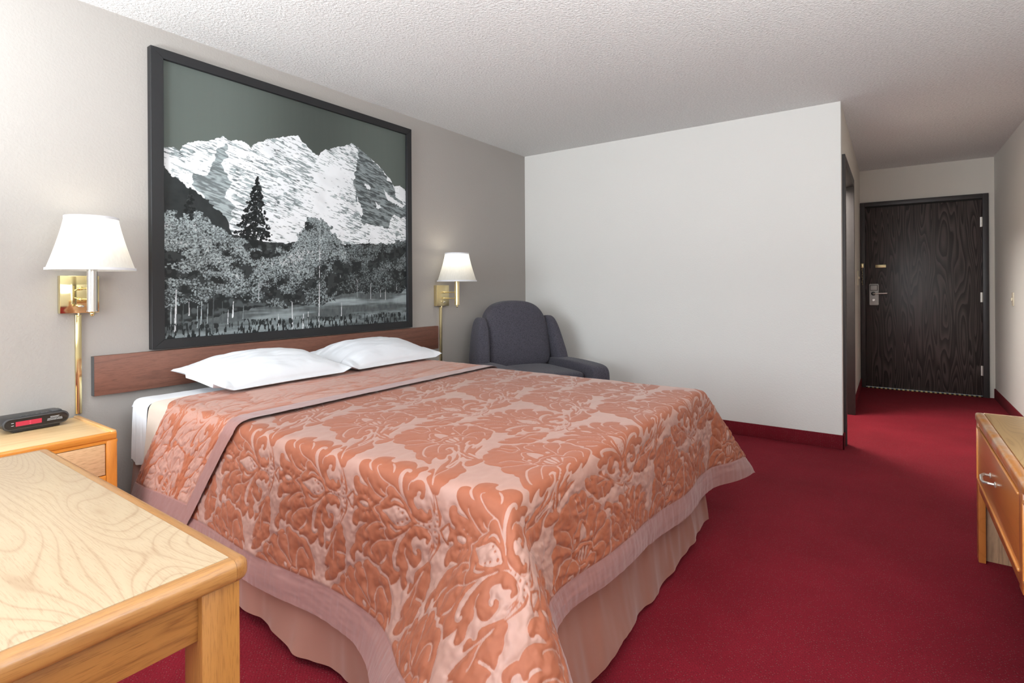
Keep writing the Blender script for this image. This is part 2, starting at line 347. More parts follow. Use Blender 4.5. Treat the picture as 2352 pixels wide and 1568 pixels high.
# ------------------------------------------------------------------ damask tile
DM = json.loads('''{"MO": [[[0.2774, 0.0011], [0.2729, 0.0021], [0.2627, 0.0113], [0.251, 0.0183], [0.2658, 0.0288], [0.2754, 0.044], [0.2765, 0.0593], [0.2691, 0.069], [0.2588, 0.0705], [0.25, 0.0648], [0.2514, 0.058], [0.2426, 0.052], [0.231, 0.0513], [0.2081, 0.0472], [0.2253, 0.0574], [0.2456, 0.0713], [0.259, 0.0892], [0.2636, 0.1072], [0.2608, 0.1234], [0.2491, 0.1318], [0.2346, 0.1328], [0.2294, 0.1278], [0.231, 0.1199], [0.2243, 0.1071], [0.2129, 0.0985], [0.2001, 0.0949], [0.2115, 0.104], [0.223, 0.1197], [0.2261, 0.139], [0.2248, 0.1553], [0.2149, 0.1675], [0.2008, 0.1747], [0.1869, 0.1782], [0.1786, 0.1751], [0.1784, 0.1614], [0.1728, 0.1509], [0.1537, 0.1476], [0.1511, 0.1577], [0.1418, 0.1713], [0.1246, 0.179], [0.1036, 0.1793], [0.0855, 0.1681], [0.0739, 0.1544], [0.07, 0.1447], [0.0676, 0.1561], [0.0626, 0.1686], [0.0527, 0.1744], [0.0427, 0.1673], [0.0352, 0.154], [0.0388, 0.1482], [0.0437, 0.1375], [0.0436, 0.1272], [0.0398, 0.1193], [0.0422, 0.1096], [0.0496, 0.1012], [0.047, 0.0954], [0.0348, 0.1077], [0.0178, 0.1104], [0.0033, 0.102], [-0.0052, 0.0855], [-0.0277, 0.0664], [-0.0395, 0.0436], [-0.0442, 0.0243], [-0.0397, 0.0137], [-0.0329, 0.007], [-0.0581, 0.0046], [-0.0648, 0.0113], [-0.0658, 0.0274], [-0.0612, 0.0417], [-0.0485, 0.0646], [-0.0369, 0.0824], [-0.0438, 0.0806], [-0.0495, 0.0858], [-0.0493, 0.104], [-0.0572, 0.1134], [-0.0612, 0.1271], [-0.057, 0.1381], [-0.0648, 0.149], [-0.0636, 0.1642], [-0.0578, 0.1774], [-0.0593, 0.1868], [-0.0606, 0.1946], [-0.0564, 0.2058], [-0.0449, 0.2168], [-0.0311, 0.222], [-0.0263, 0.2352], [-0.0074, 0.2514], [0.0142, 0.261], [0.0312, 0.2623], [0.0348, 0.2532], [0.0334, 0.2356], [0.0272, 0.22], [0.0363, 0.2246], [0.0307, 0.2006], [0.0159, 0.1724], [0.0013, 0.1479], [0.0109, 0.154], [0.0256, 0.174], [0.0305, 0.1732], [0.0316, 0.1616], [0.029, 0.1455], [0.0156, 0.1469], [0.0084, 0.1415], [0.0119, 0.1272], [0.0094, 0.118], [0.0009, 0.109], [-0.0158, 0.0946], [-0.0323, 0.077], [-0.0419, 0.0331], [-0.0237, -0.0127], [0.0737, -0.0161], [0.1796, -0.018]], [[-0.0581, 0.003], [-0.083, -0.0222], [-0.0952, -0.028], [-0.0961, -0.0088], [-0.1047, 0.0118], [-0.1003, 0.0161], [-0.0827, 0.0186], [-0.0646, 0.0326], [-0.0554, 0.0513], [-0.0485, 0.0646], [-0.0439, 0.0624], [-0.0624, 0.0348], [-0.0782, 0.0213], [-0.0981, 0.0117], [-0.0906, -0.006], [-0.0896, -0.0236], [-0.0694, 0.0004]]], "MP": [[[0.1524, 0.0], [0.1282, -0.0085], [0.1045, -0.0195], [0.0838, -0.0237], [0.066, -0.0212], [0.0511, -0.0121], [0.0363, 0.0019], [0.0488, 0.008], [0.0638, 0.0183], [0.0842, 0.0254], [0.0997, 0.0244], [0.1152, 0.0154], [0.1336, 0.0051]], [[0.1185, 0.0249], [0.1127, 0.0308], [0.1024, 0.0373], [0.0843, 0.035], [0.0665, 0.0284], [0.0792, 0.0382], [0.0946, 0.0434], [0.1076, 0.042], [0.1167, 0.0352]], [[0.2494, 0.0012], [0.2333, -0.0057], [0.2161, -0.0081], [0.2048, -0.0039], [0.2021, 0.0019], [0.2163, 0.0076], [0.2335, 0.0073]], [[0.0147, 0.0312], [0.0293, 0.0414], [0.0355, 0.0514], [0.0332, 0.0594], [0.0246, 0.0642], [0.0247, 0.0744], [0.0175, 0.0794], [0.0102, 0.0785], [0.0083, 0.0729], [0.0138, 0.0666], [0.0101, 0.0606], [0.0005, 0.06], [-0.0054, 0.0687], [-0.0052, 0.0838], [0.0008, 0.0989], [-0.0087, 0.0913], [-0.023, 0.0726], [-0.0325, 0.0503], [-0.0377, 0.0341], [-0.0378, 0.0224], [-0.0331, 0.0285], [-0.0284, 0.0396], [-0.0232, 0.0437], [-0.0186, 0.0386], [-0.0187, 0.0285], [-0.0092, 0.0316], [0.0015, 0.0391], [0.0099, 0.0369]], [[0.0489, 0.0305], [0.034, 0.0143], [0.0169, 0.0071], [-0.0023, 0.0054], [-0.0212, 0.0071], [-0.034, 0.0134], [-0.042, 0.0231], [-0.0453, 0.0389], [-0.0429, 0.0527], [-0.0358, 0.0677], [-0.0311, 0.0831], [-0.0346, 0.0814], [-0.0439, 0.0641], [-0.0514, 0.049], [-0.0574, 0.0294], [-0.0592, 0.0126], [-0.0547, 0.0021], [-0.0468, -0.0028], [-0.0236, -0.0043], [0.0096, 0.0004], [0.0241, 0.0061]], [[0.054, 0.0333], [0.0666, 0.0431], [0.0819, 0.0571], [0.0924, 0.0754], [0.099, 0.0945], [0.1004, 0.1125], [0.098, 0.1294], [0.0916, 0.1383], [0.0775, 0.1389], [0.0704, 0.1326], [0.0703, 0.1239], [0.0774, 0.1232], [0.0825, 0.1271], [0.0856, 0.1209], [0.0854, 0.1052], [0.0809, 0.0848], [0.0744, 0.0658], [0.0641, 0.0495]], [[0.1252, 0.1046], [0.124, 0.1149], [0.1308, 0.1291], [0.1429, 0.1394], [0.1578, 0.1451], [0.1536, 0.1386], [0.1414, 0.1301], [0.132, 0.1188]]], "ML": [[[[0.1825, 0.0007], [0.1716, 0.0094], [0.1566, 0.0135], [0.1594, 0.0203], [0.1499, 0.0264], [0.1433, 0.0339], [0.13, 0.0426], [0.138, 0.0489], [0.1368, 0.0629], [0.125, 0.0725], [0.1105, 0.07], [0.0896, 0.0572], [0.0691, 0.0437], [0.0489, 0.0287], [0.0389, 0.0179]], 0.0014], [[[0.1473, 0.0312], [0.1718, 0.0357], [0.1913, 0.0454], [0.2082, 0.0592], [0.2169, 0.0703], [0.2155, 0.0737]], 0.0026], [[[0.1313, 0.0429], [0.1501, 0.0471], [0.161, 0.054]], 0.0029], [[[0.1236, 0.0722], [0.1585, 0.0814], [0.1779, 0.0959], [0.1919, 0.1103], [0.1934, 0.1216], [0.1864, 0.1262]], 0.0027], [[[0.0555, 0.0734], [0.0569, 0.0876], [0.0496, 0.1012]], 0.0032], [[[-0.0212, 0.0113], [-0.0328, 0.0186], [-0.0362, 0.0278]], 0.0014], [[[-0.0204, 0.1051], [0.0012, 0.1445], [0.0158, 0.1656], [0.0306, 0.1869], [0.0319, 0.2044], [0.0407, 0.2242]], 0.0019], [[[-0.018, 0.1124], [-0.0072, 0.1355], [-0.0058, 0.156], [-0.0076, 0.174], [-0.0062, 0.1929]], 0.0016]], "MD": [[0.2221, 0.0239, 0.0024], [0.2078, 0.0169, 0.0024], [0.191, 0.013, 0.0024]], "MDo": [[-0.0083, 0.0004, 0.0024], [-0.0264, -0.0008, 0.0035], [0.0077, 0.0012, 0.0019], [-0.0467, 0.0068, 0.0032], [-0.0534, 0.0197, 0.0032], [-0.0515, 0.0341, 0.0026], [-0.0475, 0.0466, 0.0019], [0.0854, 0.0181, 0.0032], [0.0701, 0.0113, 0.0032], [0.0542, 0.0006, 0.0042]], "FO": [[[0.2239, 0.085], [0.2044, 0.105], [0.196, 0.108], [0.1958, 0.1154], [0.1833, 0.1306], [0.1609, 0.1347], [0.1414, 0.1291], [0.1253, 0.1294], [0.1172, 0.1465], [0.0994, 0.16], [0.0825, 0.161], [0.0658, 0.1571], [0.0598, 0.1676], [0.0412, 0.1693], [0.0287, 0.1888], [-0.0017, 0.2171], [-0.0304, 0.2394], [-0.0561, 0.2539], [-0.0765, 0.2592], [-0.0806, 0.2507], [-0.0587, 0.2282], [-0.0485, 0.2106], [-0.0413, 0.1878], [-0.0564, 0.1988], [-0.0736, 0.2038], [-0.0812, 0.1965], [-0.0824, 0.1873], [-0.07, 0.1661], [-0.0577, 0.1502], [-0.0632, 0.1397], [-0.0587, 0.1245], [-0.046, 0.105], [-0.0315, 0.0907], [-0.0201, 0.0885], [-0.0182, 0.0948], [-0.0241, 0.1055], [-0.0376, 0.1193], [-0.0245, 0.1101], [-0.0105, 0.0951], [-0.003, 0.0801], [-0.0033, 0.067], [-0.0127, 0.0657], [-0.0266, 0.069], [-0.0441, 0.087], [-0.0706, 0.1071], [-0.0782, 0.1226], [-0.0997, 0.15], [-0.1111, 0.1719], [-0.1271, 0.2091], [-0.1379, 0.2322], [-0.1472, 0.2407], [-0.1557, 0.2421], [-0.1453, 0.2044], [-0.1107, 0.1251], [-0.1377, 0.1411], [-0.1505, 0.1428], [-0.1641, 0.1355], [-0.1667, 0.1461], [-0.1577, 0.1564], [-0.1622, 0.1733], [-0.1792, 0.1964], [-0.1945, 0.2045], [-0.2026, 0.199], [-0.2085, 0.1838], [-0.2097, 0.1641], [-0.2087, 0.1335], [-0.1977, 0.1167], [-0.1852, 0.1086], [-0.1752, 0.1175], [-0.1653, 0.1137], [-0.1536, 0.0957], [-0.1529, 0.0851], [-0.1648, 0.1012], [-0.1793, 0.1084], [-0.1911, 0.1088], [-0.2096, 0.1208], [-0.1931, 0.0904], [-0.169, 0.0492], [-0.1507, 0.0142], [-0.1326, -0.0135], [-0.1291, -0.006], [-0.1373, 0.0233], [-0.1457, 0.0464], [-0.1285, 0.0245], [-0.117, 0.0174], [-0.1252, 0.0365], [-0.1175, 0.0368], [-0.1075, 0.0388], [-0.0915, 0.0146], [-0.0794, 0.0073], [-0.0825, 0.0258], [-0.1039, 0.0559], [-0.1308, 0.089], [-0.1444, 0.0976], [-0.135, 0.1084], [-0.113, 0.0874], [-0.0884, 0.0567], [-0.0744, 0.049], [-0.0487, 0.0177], [-0.0311, 0.0137], [-0.0124, -0.0121], [-0.0106, -0.028], [-0.0219, -0.0328], [-0.025, -0.0151], [-0.0514, 0.0106], [-0.0688, 0.0119], [-0.0678, -0.0113], [-0.0834, -0.0007], [-0.0923, -0.0057], [-0.0866, -0.0295], [-0.0706, -0.0574], [-0.0498, -0.0808], [-0.0637, -0.0873], [-0.0869, -0.0684], [-0.0925, -0.0723], [-0.0703, -0.1156], [-0.045, -0.1417], [-0.013, -0.162], [0.0151, -0.1697], [0.0289, -0.1637], [0.0469, -0.1757], [0.0596, -0.1741], [0.0826, -0.1871], [0.1012, -0.1781], [0.102, -0.156], [0.1126, -0.1704], [0.1249, -0.1672], [0.1412, -0.151], [0.1464, -0.1367], [0.1588, -0.1464], [0.1729, -0.1332], [0.1817, -0.1092], [0.1893, -0.1112], [0.2033, -0.0981], [0.2061, -0.0784], [0.2111, -0.0679], [0.2368, -0.0626], [0.2477, -0.0431], [0.2379, -0.022], [0.2497, -0.0072], [0.2475, 0.0115], [0.2481, 0.0317], [0.2313, 0.0396], [0.236, 0.0618]], [[-0.0714, 0.1607], [-0.0699, 0.1507], [-0.0824, 0.1532], [-0.1005, 0.1707], [-0.1222, 0.2046], [-0.1332, 0.228], [-0.1413, 0.2556], [-0.1364, 0.2661], [-0.1229, 0.2536], [-0.1045, 0.2324], [-0.1116, 0.2236], [-0.1056, 0.2041], [-0.0983, 0.1847], [-0.0858, 0.1766]], [[0.1622, -0.1777], [0.1543, -0.1983], [0.1416, -0.2184], [0.1113, -0.2159], [0.1022, -0.2055], [0.112, -0.1929], [0.1257, -0.2023], [0.1371, -0.1871], [0.1331, -0.1675], [0.1444, -0.1561]]], "FP": [[[0.14, -0.0192], [0.1323, -0.0308], [0.1118, -0.0352], [0.0861, -0.0338], [0.0831, -0.0235], [0.0894, -0.0071], [0.0837, 0.0071], [0.0983, 0.005], [0.1214, -0.0036]], [[0.099, -0.0598], [0.096, -0.0703], [0.0821, -0.0649], [0.0825, -0.0519], [0.0913, -0.0523]], [[0.1028, 0.0365], [0.1016, 0.0251], [0.0884, 0.0279], [0.0889, 0.0409]], [[0.0616, 0.0154], [0.0578, 0.0071], [0.0375, 0.0162], [0.0126, 0.0189], [0.0275, 0.0262], [0.0475, 0.0258]], [[0.0664, -0.0077], [0.058, -0.0134], [0.0349, -0.0027], [0.0186, 0.0062], [0.0175, 0.0138], [0.0375, 0.0105], [0.0553, 0.0024]], [[0.0627, -0.0252], [0.0556, -0.0331], [0.0336, -0.0212], [0.016, -0.0041], [0.0198, -0.0015], [0.04, -0.0109]], [[0.0582, 0.0303], [0.0462, 0.0334], [0.0375, 0.0358], [0.0475, 0.0398]], [[0.0583, -0.0404], [0.0439, -0.035], [0.0374, -0.0304], [0.0504, -0.0336]], [[0.0387, -0.0446], [0.0309, -0.0468], [0.0258, -0.0413], [0.0073, -0.0044], [0.0246, -0.0273]]], "FL": [[[[0.1559, 0.0968], [0.1446, 0.0661], [0.111, 0.0548], [0.0979, 0.0573], [0.0687, 0.0515], [0.1196, 0.0374], [0.1204, 0.02], [0.1415, 0.0038], [0.1553, -0.0184], [0.1422, -0.0338]], 0.002], [[[0.1244, 0.1277], [0.1199, 0.1165], [0.1029, 0.0969], [0.0898, 0.0714], [0.0674, 0.0534]], 0.0024], [[[0.0498, 0.0634], [0.057, 0.0898], [0.0544, 0.114], [0.0354, 0.1461], [0.015, 0.1702], [-0.0015, 0.1819], [-0.0097, 0.183]], 0.0048], [[[0.0301, 0.039], [0.0388, 0.0559], [0.0268, 0.0849], [0.0071, 0.112], [-0.013, 0.1299]], 0.0026], [[[0.07, 0.0496], [0.0678, 0.0254], [0.0786, 0.0036], [0.0713, -0.0255], [0.0612, -0.0632], [0.036, -0.0586]], 0.0022], [[[0.0674, 0.0534], [0.0449, 0.0601], [0.0326, 0.0407], [0.008, 0.0322], [0.0061, -0.0024]], 0.0022], [[[0.0373, -0.0608], [0.0453, -0.0931], [0.0399, -0.1227], [0.0142, -0.1369], [-0.0209, -0.119]], 0.0031], [[[0.0283, -0.0426], [0.0217, -0.0653], [0.0009, -0.0702], [-0.0279, -0.063]], 0.002], [[[0.0626, -0.0749], [0.0794, -0.1025], [0.0872, -0.1379], [0.1006, -0.157], [0.1078, -0.1557]], 0.0024], [[[0.0625, -0.0655], [0.0999, -0.0887], [0.1273, -0.1039], [0.1412, -0.1223], [0.1378, -0.1425]], 0.0024], [[[0.1317, -0.0473], [0.1549, -0.058], [0.1755, -0.0644], [0.1839, -0.0794], [0.1793, -0.0966]], 0.0024], [[[0.1905, -0.1068], [0.175, -0.0994], [0.1684, -0.111], [0.1587, -0.0964]], 0.0018], [[[0.172, -0.0364], [0.2001, -0.0614], [0.2164, -0.0608]], 0.0024], [[[0.2294, 0.0025], [0.208, -0.0021], [0.179, 0.0041], [0.1736, -0.0386], [0.207, -0.0227], [0.2303, -0.0204]], 0.002], [[[0.0031, 0.0316], [-0.023, 0.0405], [-0.0522, 0.0616], [-0.0788, 0.0826], [-0.0949, 0.0998], [-0.1275, 0.1224], [-0.1555, 0.1247]], 0.0057], [[[-0.0919, 0.0972], [-0.118, 0.1461], [-0.1309, 0.1868], [-0.1446, 0.2351]], 0.0048], [[[0.2778, -0.0882], [0.2578, -0.1054]], 0.0031], [[[0.22, -0.1655], [0.1893, -0.1708], [0.1463, -0.1623]], 0.0044]], "FD": [[-0.0378, 0.047, 0.0025], [-0.0545, 0.06, 0.0025], [-0.0765, 0.0842, 0.0029], [-0.1005, 0.1028, 0.0029], [-0.1158, 0.1149, 0.0025], [-0.1255, 0.1215, 0.0023], [-0.1353, 0.1257, 0.0022], [-0.099, 0.1152, 0.0025], [-0.1111, 0.1379, 0.0022], [-0.1223, 0.1642, 0.002]]}''')
PU,PV=0.72,0.365
def chaikin(p,n=2,closed=True):
    p=np.array(p,float)
    for _ in range(n):
        q=np.roll(p,-1,0) if closed else p[1:]
        a=p if closed else p[:-1]
        r=np.empty((len(a)*2,2)); r[0::2]=.8*a+.2*q; r[1::2]=.2*a+.8*q
        if not closed: r=np.vstack([p[:1],r,p[-1:]])
        p=r
    return p
def build_tile(D,n=1.2e-3):
    nu=int(round(PU/n)); nv=int(round(PV/n)); T=np.zeros((nu,nv),bool)
    du=PU/nu; dv=PV/nv
    def cells(lo,hi):
        i0=int(np.floor(lo[1]/du)); i1=int(np.ceil(hi[1]/du)); j0=int(np.floor(lo[0]/dv)); j1=int(np.ceil(hi[0]/dv))
        I,J=np.meshgrid(np.arange(i0,i1+1),np.arange(j0,j1+1),indexing='ij'); return I,J
    def fill(poly,val,ou,ov,s=1):
        p=chaikin(poly)*[1,s]+[ov,ou]
        I,J=cells(p.min(0),p.max(0)); y=I*du; x=J*dv; ins=np.zeros(I.shape,bool)
        q=np.roll(p,-1,0)
        for (x1,y1),(x2,y2) in zip(p,q):
            if y1==y2: continue
            c=((y1>y)!=(y2>y)); xi=(x2-x1)*(y-y1)/(y2-y1)+x1; ins^=(c&(x<xi))
        T[I[ins]%nu,J[ins]%nv]=val
    def line(poly,w,val,ou,ov,s=1):
        p=chaikin(poly,2,False)*[1,s]+[ov,ou]; w=max(w,.0036)
        I,J=cells(p.min(0)-w,p.max(0)+w); y=I*du; x=J*dv; d=np.full(I.shape,9.)
        for a,b in zip(p[:-1],p[1:]):
            ab=b-a; L=(ab**2).sum()+1e-12; t=np.clip(((x-a[0])*ab[0]+(y-a[1])*ab[1])/L,0,1)
            d=np.minimum(d,np.hypot(x-a[0]-t*ab[0],y-a[1]-t*ab[1]))
        ins=d<w/2; T[I[ins]%nu,J[ins]%nv]=val
    dot=lambda d,val,ou,ov,s=1: line([[d[0]-1e-4,d[1]],[d[0]+1e-4,d[1]]],2*d[2],val,ou,ov,s)
    ov=0.0
    for s in (1,-1):
        for p in D['MO']: fill(p,True,0,ov,s)
    fo=PU/2-.04; fv=-.242
    cf=lambda p:[[v if v>0 else (.55*v if u<.1 else .8*v), u*(.93 if v>-.02 else .82)] for v,u in p]
    for p in D['FO'][:1]: q=cf(p); line(q+[q[0]],.014,False,fo,fv,1)
    for p in D['FO']: fill(cf(p),True,fo,fv,1)
    for s in (1,-1):
        for p in D['MP']: fill(p,False,0,ov,s)
        for p,w in D['ML']: line(p,w,False,0,ov,s)
        for d in D['MD']: dot(d,False,0,ov,s)
    for s in (1,-1):
        for d in D['MDo']: dot(d,True,0,ov,s)
    for p in D['FP']: fill(cf(p),False,fo,fv,1)
    for p,w in D['FL']: line(cf(p),w*1.25,False,fo,fv,1)
    for d in D['FD']: e=cf([d[:2]])[0]; dot(e+[d[2]],True,fo,fv,1)
    return T

def sdf_tile(T, n, R_=24):
    def edt(M_):                       # distance (in cells) to nearest True
        big = 1e6; gx = np.where(M_, 0., big)
        for k in range(1, R_+1): gx = np.minimum(gx, np.where(np.roll(M_, k, 1) | np.roll(M_, -k, 1), float(k*k), big))
        d = gx.copy()
        for k in range(1, R_+1): d = np.minimum(d, np.minimum(np.roll(gx, k, 0), np.roll(gx, -k, 0))+k*k)
        return np.sqrt(np.minimum(d, (R_+1)**2))
    return (edt(~T)-edt(T))*n
TILE_N = 1.2e-3
TS = sdf_tile(build_tile(DM, TILE_N), TILE_N)
K = np.array([1, 2, 1])/4
TS = sum(K[i+1]*np.roll(TS, i, 0) for i in (-1, 0, 1)); TS = sum(K[i+1]*np.roll(TS, i, 1) for i in (-1, 0, 1))
def pattern(u, v):
    nu, nv = TS.shape; a = u/PU*nu; b = v/PV*nv; i = np.floor(a).astype(int); j = np.floor(b).astype(int); fa = a-i; fb = b-j
    g = lambda i, j: TS[i % nu, j % nv]
    return (g(i, j)*(1-fa)+g(i+1, j)*fa)*(1-fb)+(g(i, j+1)*(1-fa)+g(i+1, j+1)*fa)*fb

# ------------------------------------------------------------------ bed
X0, X1, Y0, ZT = .985, 2.575, .705, .668
WF = X1-X0; AN, AF, BF, LF = .49, .44, .455, 1.86
def bsp(P, q, axis):                   # uniform cubic B-spline along one axis, q in cell units
    P = np.moveaxis(P, axis, 0); n = P.shape[0]
    P = np.concatenate([2*P[:1]-P[1:2], P, 2*P[-1:]-P[-2:-1]], 0)
    i = np.clip(np.floor(q).astype(int), 0, n-2); f = (q-i).reshape(-1, *([1]*(P.ndim-1)))
    w = [(1-f)**3/6, (3*f**3-6*f*f+4)/6, (-3*f**3+3*f*f+3*f+1)/6, f**3/6]
    r = sum(w[k]*P[i+k] for k in range(4)); return np.moveaxis(r, 0, axis)
def blur(P, sig, axis):
    r = int(3*sig)+1; k = np.exp(-.5*(np.arange(-r, r+1)/sig)**2); k /= k.sum(); P = np.moveaxis(P, axis, 0); n = len(P)
    lo = 2*P[:1]-P[1:r+1][::-1]; hi = 2*P[-1:]-P[-r-1:-1][::-1]; E = np.concatenate([lo, P, hi], 0)
    return np.moveaxis(sum(k[j]*E[j:j+n] for j in range(2*r+1)), 0, axis)
SA = math.radians(14.5)
WN = np.array([-1.2, -.60, -.42, -.30, -.15, .03, .17, .31, .42, .52, .628, .80, 2.6])
NX = np.array([-.025, -.025, -.035, -.07, -.14, -.215, -.245, -.20, -.11, .0, .12, .22, 1.972+.02]); NY = np.array([1.2, .60, .41, .31, .205, .07, -.07, -.175, -.20, -.14, -.035, -.02, -.02])
WR = np.array([-1.2, -.375, -.12, 0, .15, .27, .31, .35, .47, .628, .80, 2.6])
RX = np.array([.02, .03, .05, .075, .17, .245, .26, .245, .13, -.03, -.172, -1.972]); RY = np.array([1.2, .375, .215, .14, .02, -.055, -.075, -.085, -.085, -.035, -.02, -.02])
def drape(s, t, off=0., fold=0.):
    left = s < 0; a = np.where(left, -s, np.maximum(s-WF, 0)); sg = np.where(left, -1., 1.); b = np.maximum(-t, 0)
    x = X0+np.clip(s, 0, WF); y = Y0+np.maximum(t, 0); z = np.full_like(x, ZT)
    r = np.hypot(a, b); phi = np.arctan2(b, a+1e-9)
    k0 = .80+.19*sstep(.05, WF*.8, s); kk = 1-(1-k0)*np.sin(phi)**2
    def section(w_rel, WW, XX, YY):     # plan outline of the hanging cloth round a corner, at a drop of 0.4
        return np.interp(w_rel, WW, XX), np.interp(w_rel, WW, YY)
    rr = np.maximum(r, 1e-6); hangp = (a > 0) | (b > 0); xn = np.clip(s, 0, WF)
    def corner(WW, XX, YY, from_left):
        inside = xn if from_left else WF-xn
        w_ = np.where((a > 0) & (b <= 0), -np.maximum(t, 0), np.where((a > 0) & (b > 0), rr*phi, rr*PI/2+inside))
        q = rr/.4; sx, sy = section(w_/q, WW, XX, YY); return sx*q, sy*q
    lx, ly = corner(WN, NX, NY, True); rx, ry = corner(WR, RX, RY, False)
    useL = np.where(a > 0, left, s < WF/2)
    near_x = X0+lx; near_y = Y0+ly; far_x = X1+rx; far_y = Y0+ry
    hx = np.where(useL, near_x, far_x); hy = np.where(useL, near_y, far_y)
    # away from the corners the section is the plain side plane: take exact positions there
    sideonly = (a > 0) & (b <= 0); footonly = (a <= 0) & (b > 0)
    offx = np.where(useL, -lx, rx); offy = np.where(useL, -ly, -ry)
    off = np.where(sideonly, np.maximum(offx, 0), np.where(footonly, np.maximum(offy, 0), np.hypot(np.maximum(offx, 0), np.maximum(offy, 0))))
    drop = np.sqrt(np.maximum(r*r-(off*.95)**2, (r*.35)**2))*kk
    far_t = sideonly & (t > 1.2*rr/.4*1.0); hy = np.where(sideonly & (ly*0+t > 1.15*rr/.4), Y0+t, hy); hx = np.where(far_t, np.where(useL, X0-.025*rr/.4, X1+.02*rr/.4), hx)
    ins_ = np.where(useL, xn, WF-xn); farf = footonly & (ins_+rr*PI/2 > 2.55*rr/.4)
    hx = np.where(farf, X0+xn, hx); hy = np.where(farf, Y0-.02*rr/.4, hy)
    x = np.where(hangp, hx, x); y = np.where(hangp, hy, y); z = np.where(hangp, ZT-drop, z)
    x = x+sg*(a > 0)*.008*(b <= 0)
    # loose waves in the hanging parts
    wv = np.minimum(r/.4, 1)**1.3
    x = x+sg*(a > 0)*wv*(.012*np.sin(y*7.5+1.2)+.010*(fbm(y*5, z*3, 3)-.5))*(np.cos(phi))
    y = y-(b > 0)*wv*(.012*np.sin(x*9+.6)+.014*(fbm(x*6, z*3, 5)-.5))*(np.sin(phi))
    return np.stack([x, y, z], -1)
hc = .02
sc_ = np.arange(-AN, WF+AF+1e-6, hc); tc_ = np.arange(-BF, LF+.06, hc)
Sg, Tg = np.meshgrid(sc_, tc_, indexing='ij'); PC = drape(Sg, Tg)
PC = blur(blur(PC, 1.25, 0), 1.25, 1)
PC[..., 2] += .006*(fbm(Sg*4, Tg*4, 11)-.5)*((Sg > 0) & (Sg < WF) & (Tg > 0))
def fold_shift(s, k): return k*np.maximum(-s-.03, 0)
def fold_dip(s): return -.115*np.exp(-np.abs(np.minimum(s, .6)+.01)/.07)*(s > -.01)-.115*(s <= -.01)*1.0
def evalP(sv, tm):                     # sv (n,), tm (n,m) fabric coords -> positions, tm varies with s
    A_ = bsp(PC, (sv-sc_[0])/hc, 0)    # (n, ntc, 3)
    q = np.clip((tm-tc_[0])/hc, 0, len(tc_)-1.001); i = np.floor(q).astype(int); f = (q-i)[..., None]
    E = np.concatenate([2*A_[:, :1]-A_[:, 1:2], A_, 2*A_[:, -1:]-A_[:, -2:-1]], 1); rr = np.arange(len(sv))[:, None]
    w = [(1-f)**3/6, (3*f**3-6*f*f+4)/6, (-3*f**3+3*f*f+3*f+1)/6, f**3/6]
    return sum(w[k]*E[rr, i+k] for k in range(4))
sv = np.concatenate([np.arange(-AN, .36, .0027), np.arange(.36, WF+AF, .0048)]); tv = np.arange(-BF, LF-.13, .003)
U_OFF = -.115; V_OFF = .968-Y0
def relief(sd, S, T, hang):
    puff = .0042*(1-np.exp(-np.abs(sd)/.0055))
    n1 = fbm(S*55, T*55, 21, 2)-.5; n2 = fbm(S*26, T*38, 31, 2)-.5
    return puff*(.30+.75*hang)+hang*(.0052*n1+.0070*n2)+(1-hang)*.0016*n2
S2, T2 = np.meshgrid(sv, tv, indexing='ij')
P0 = evalP(sv, T2); N0 = normals(P0)
if N0[len(sv)//2, len(tv)//2, 2] < 0: N0 = -N0
SD = pattern(-(S2-U_OFF), T2-V_OFF)
BW = .092
seam = np.minimum(np.minimum(S2+AN-BW, WF+AF-BW-S2), T2+BF-BW)
hang = np.clip(sstep(-.01, -.10, S2)+sstep(WF, WF+.1, S2)+sstep(-.01, -.10, T2), 0, 1)
hd = relief(SD, S2, T2, hang)*sstep(0, .012, seam)
bw = (.0030*(fbm(S2*60, T2*14, 41, 2)-.5)+.0030*(fbm(S2*14, T2*60, 43, 2)-.5)+.004*(fbm(S2*9, T2*9, 45, 2)-.5))*hang+.0035*np.exp(-(np.minimum(seam, 0)+BW/2)**2/.0011)
hd = np.where(seam < 0, bw*sstep(0, -.006, seam), hd)
P1 = P0+N0*hd[..., None]
fc = gridfaces(*S2.shape); fs = seam[:-1, :-1]
bs = empty('bedspread', (1.78, 1.6, .66), 'terracotta and pink quilted damask bedspread with pink border, draped over the bed', 'bedspread')
def split(name, mask, mat, P, root, attrs=None):
    V, Fc, u = subset(P, fcur[mask]); at = {k: (ty, a.reshape(-1)[u] if ty == 'FLOAT' else a) for k, (ty, a) in (attrs or {}).items()}
    return npmesh(name, V, Fc, mat, root, attrs=at)
fcur = fc
split('quilted_panel', fs >= 0, 'damask', P1, bs, {'sd': ('FLOAT', SD)})
o = split('border', fs < 0, 'pink_satin', P1, bs); o['label'] = 'plain dusty pink satin border around the hem'
o.data.materials.append(MT['spread_lining'])
# turned-back flap at the head
LV = .675; vv = np.arange(0, LV, .003); AV = .43
svf = sv[(sv > -AV) & (sv < WF+.30)]
Sf, Vf = np.meshgrid(svf, vv, indexing='ij')
yfold = LF-.004+fold_dip(Sf)+fold_shift(Sf, .66); yedge_shift = fold_shift(Sf, .80)
tt = yfold-Vf*(1-.0)+(yedge_shift-fold_shift(Sf, .66)-fold_dip(Sf))*(Vf/LV)+.055*np.clip(Sf/WF, 0, 1)*(Vf/LV)
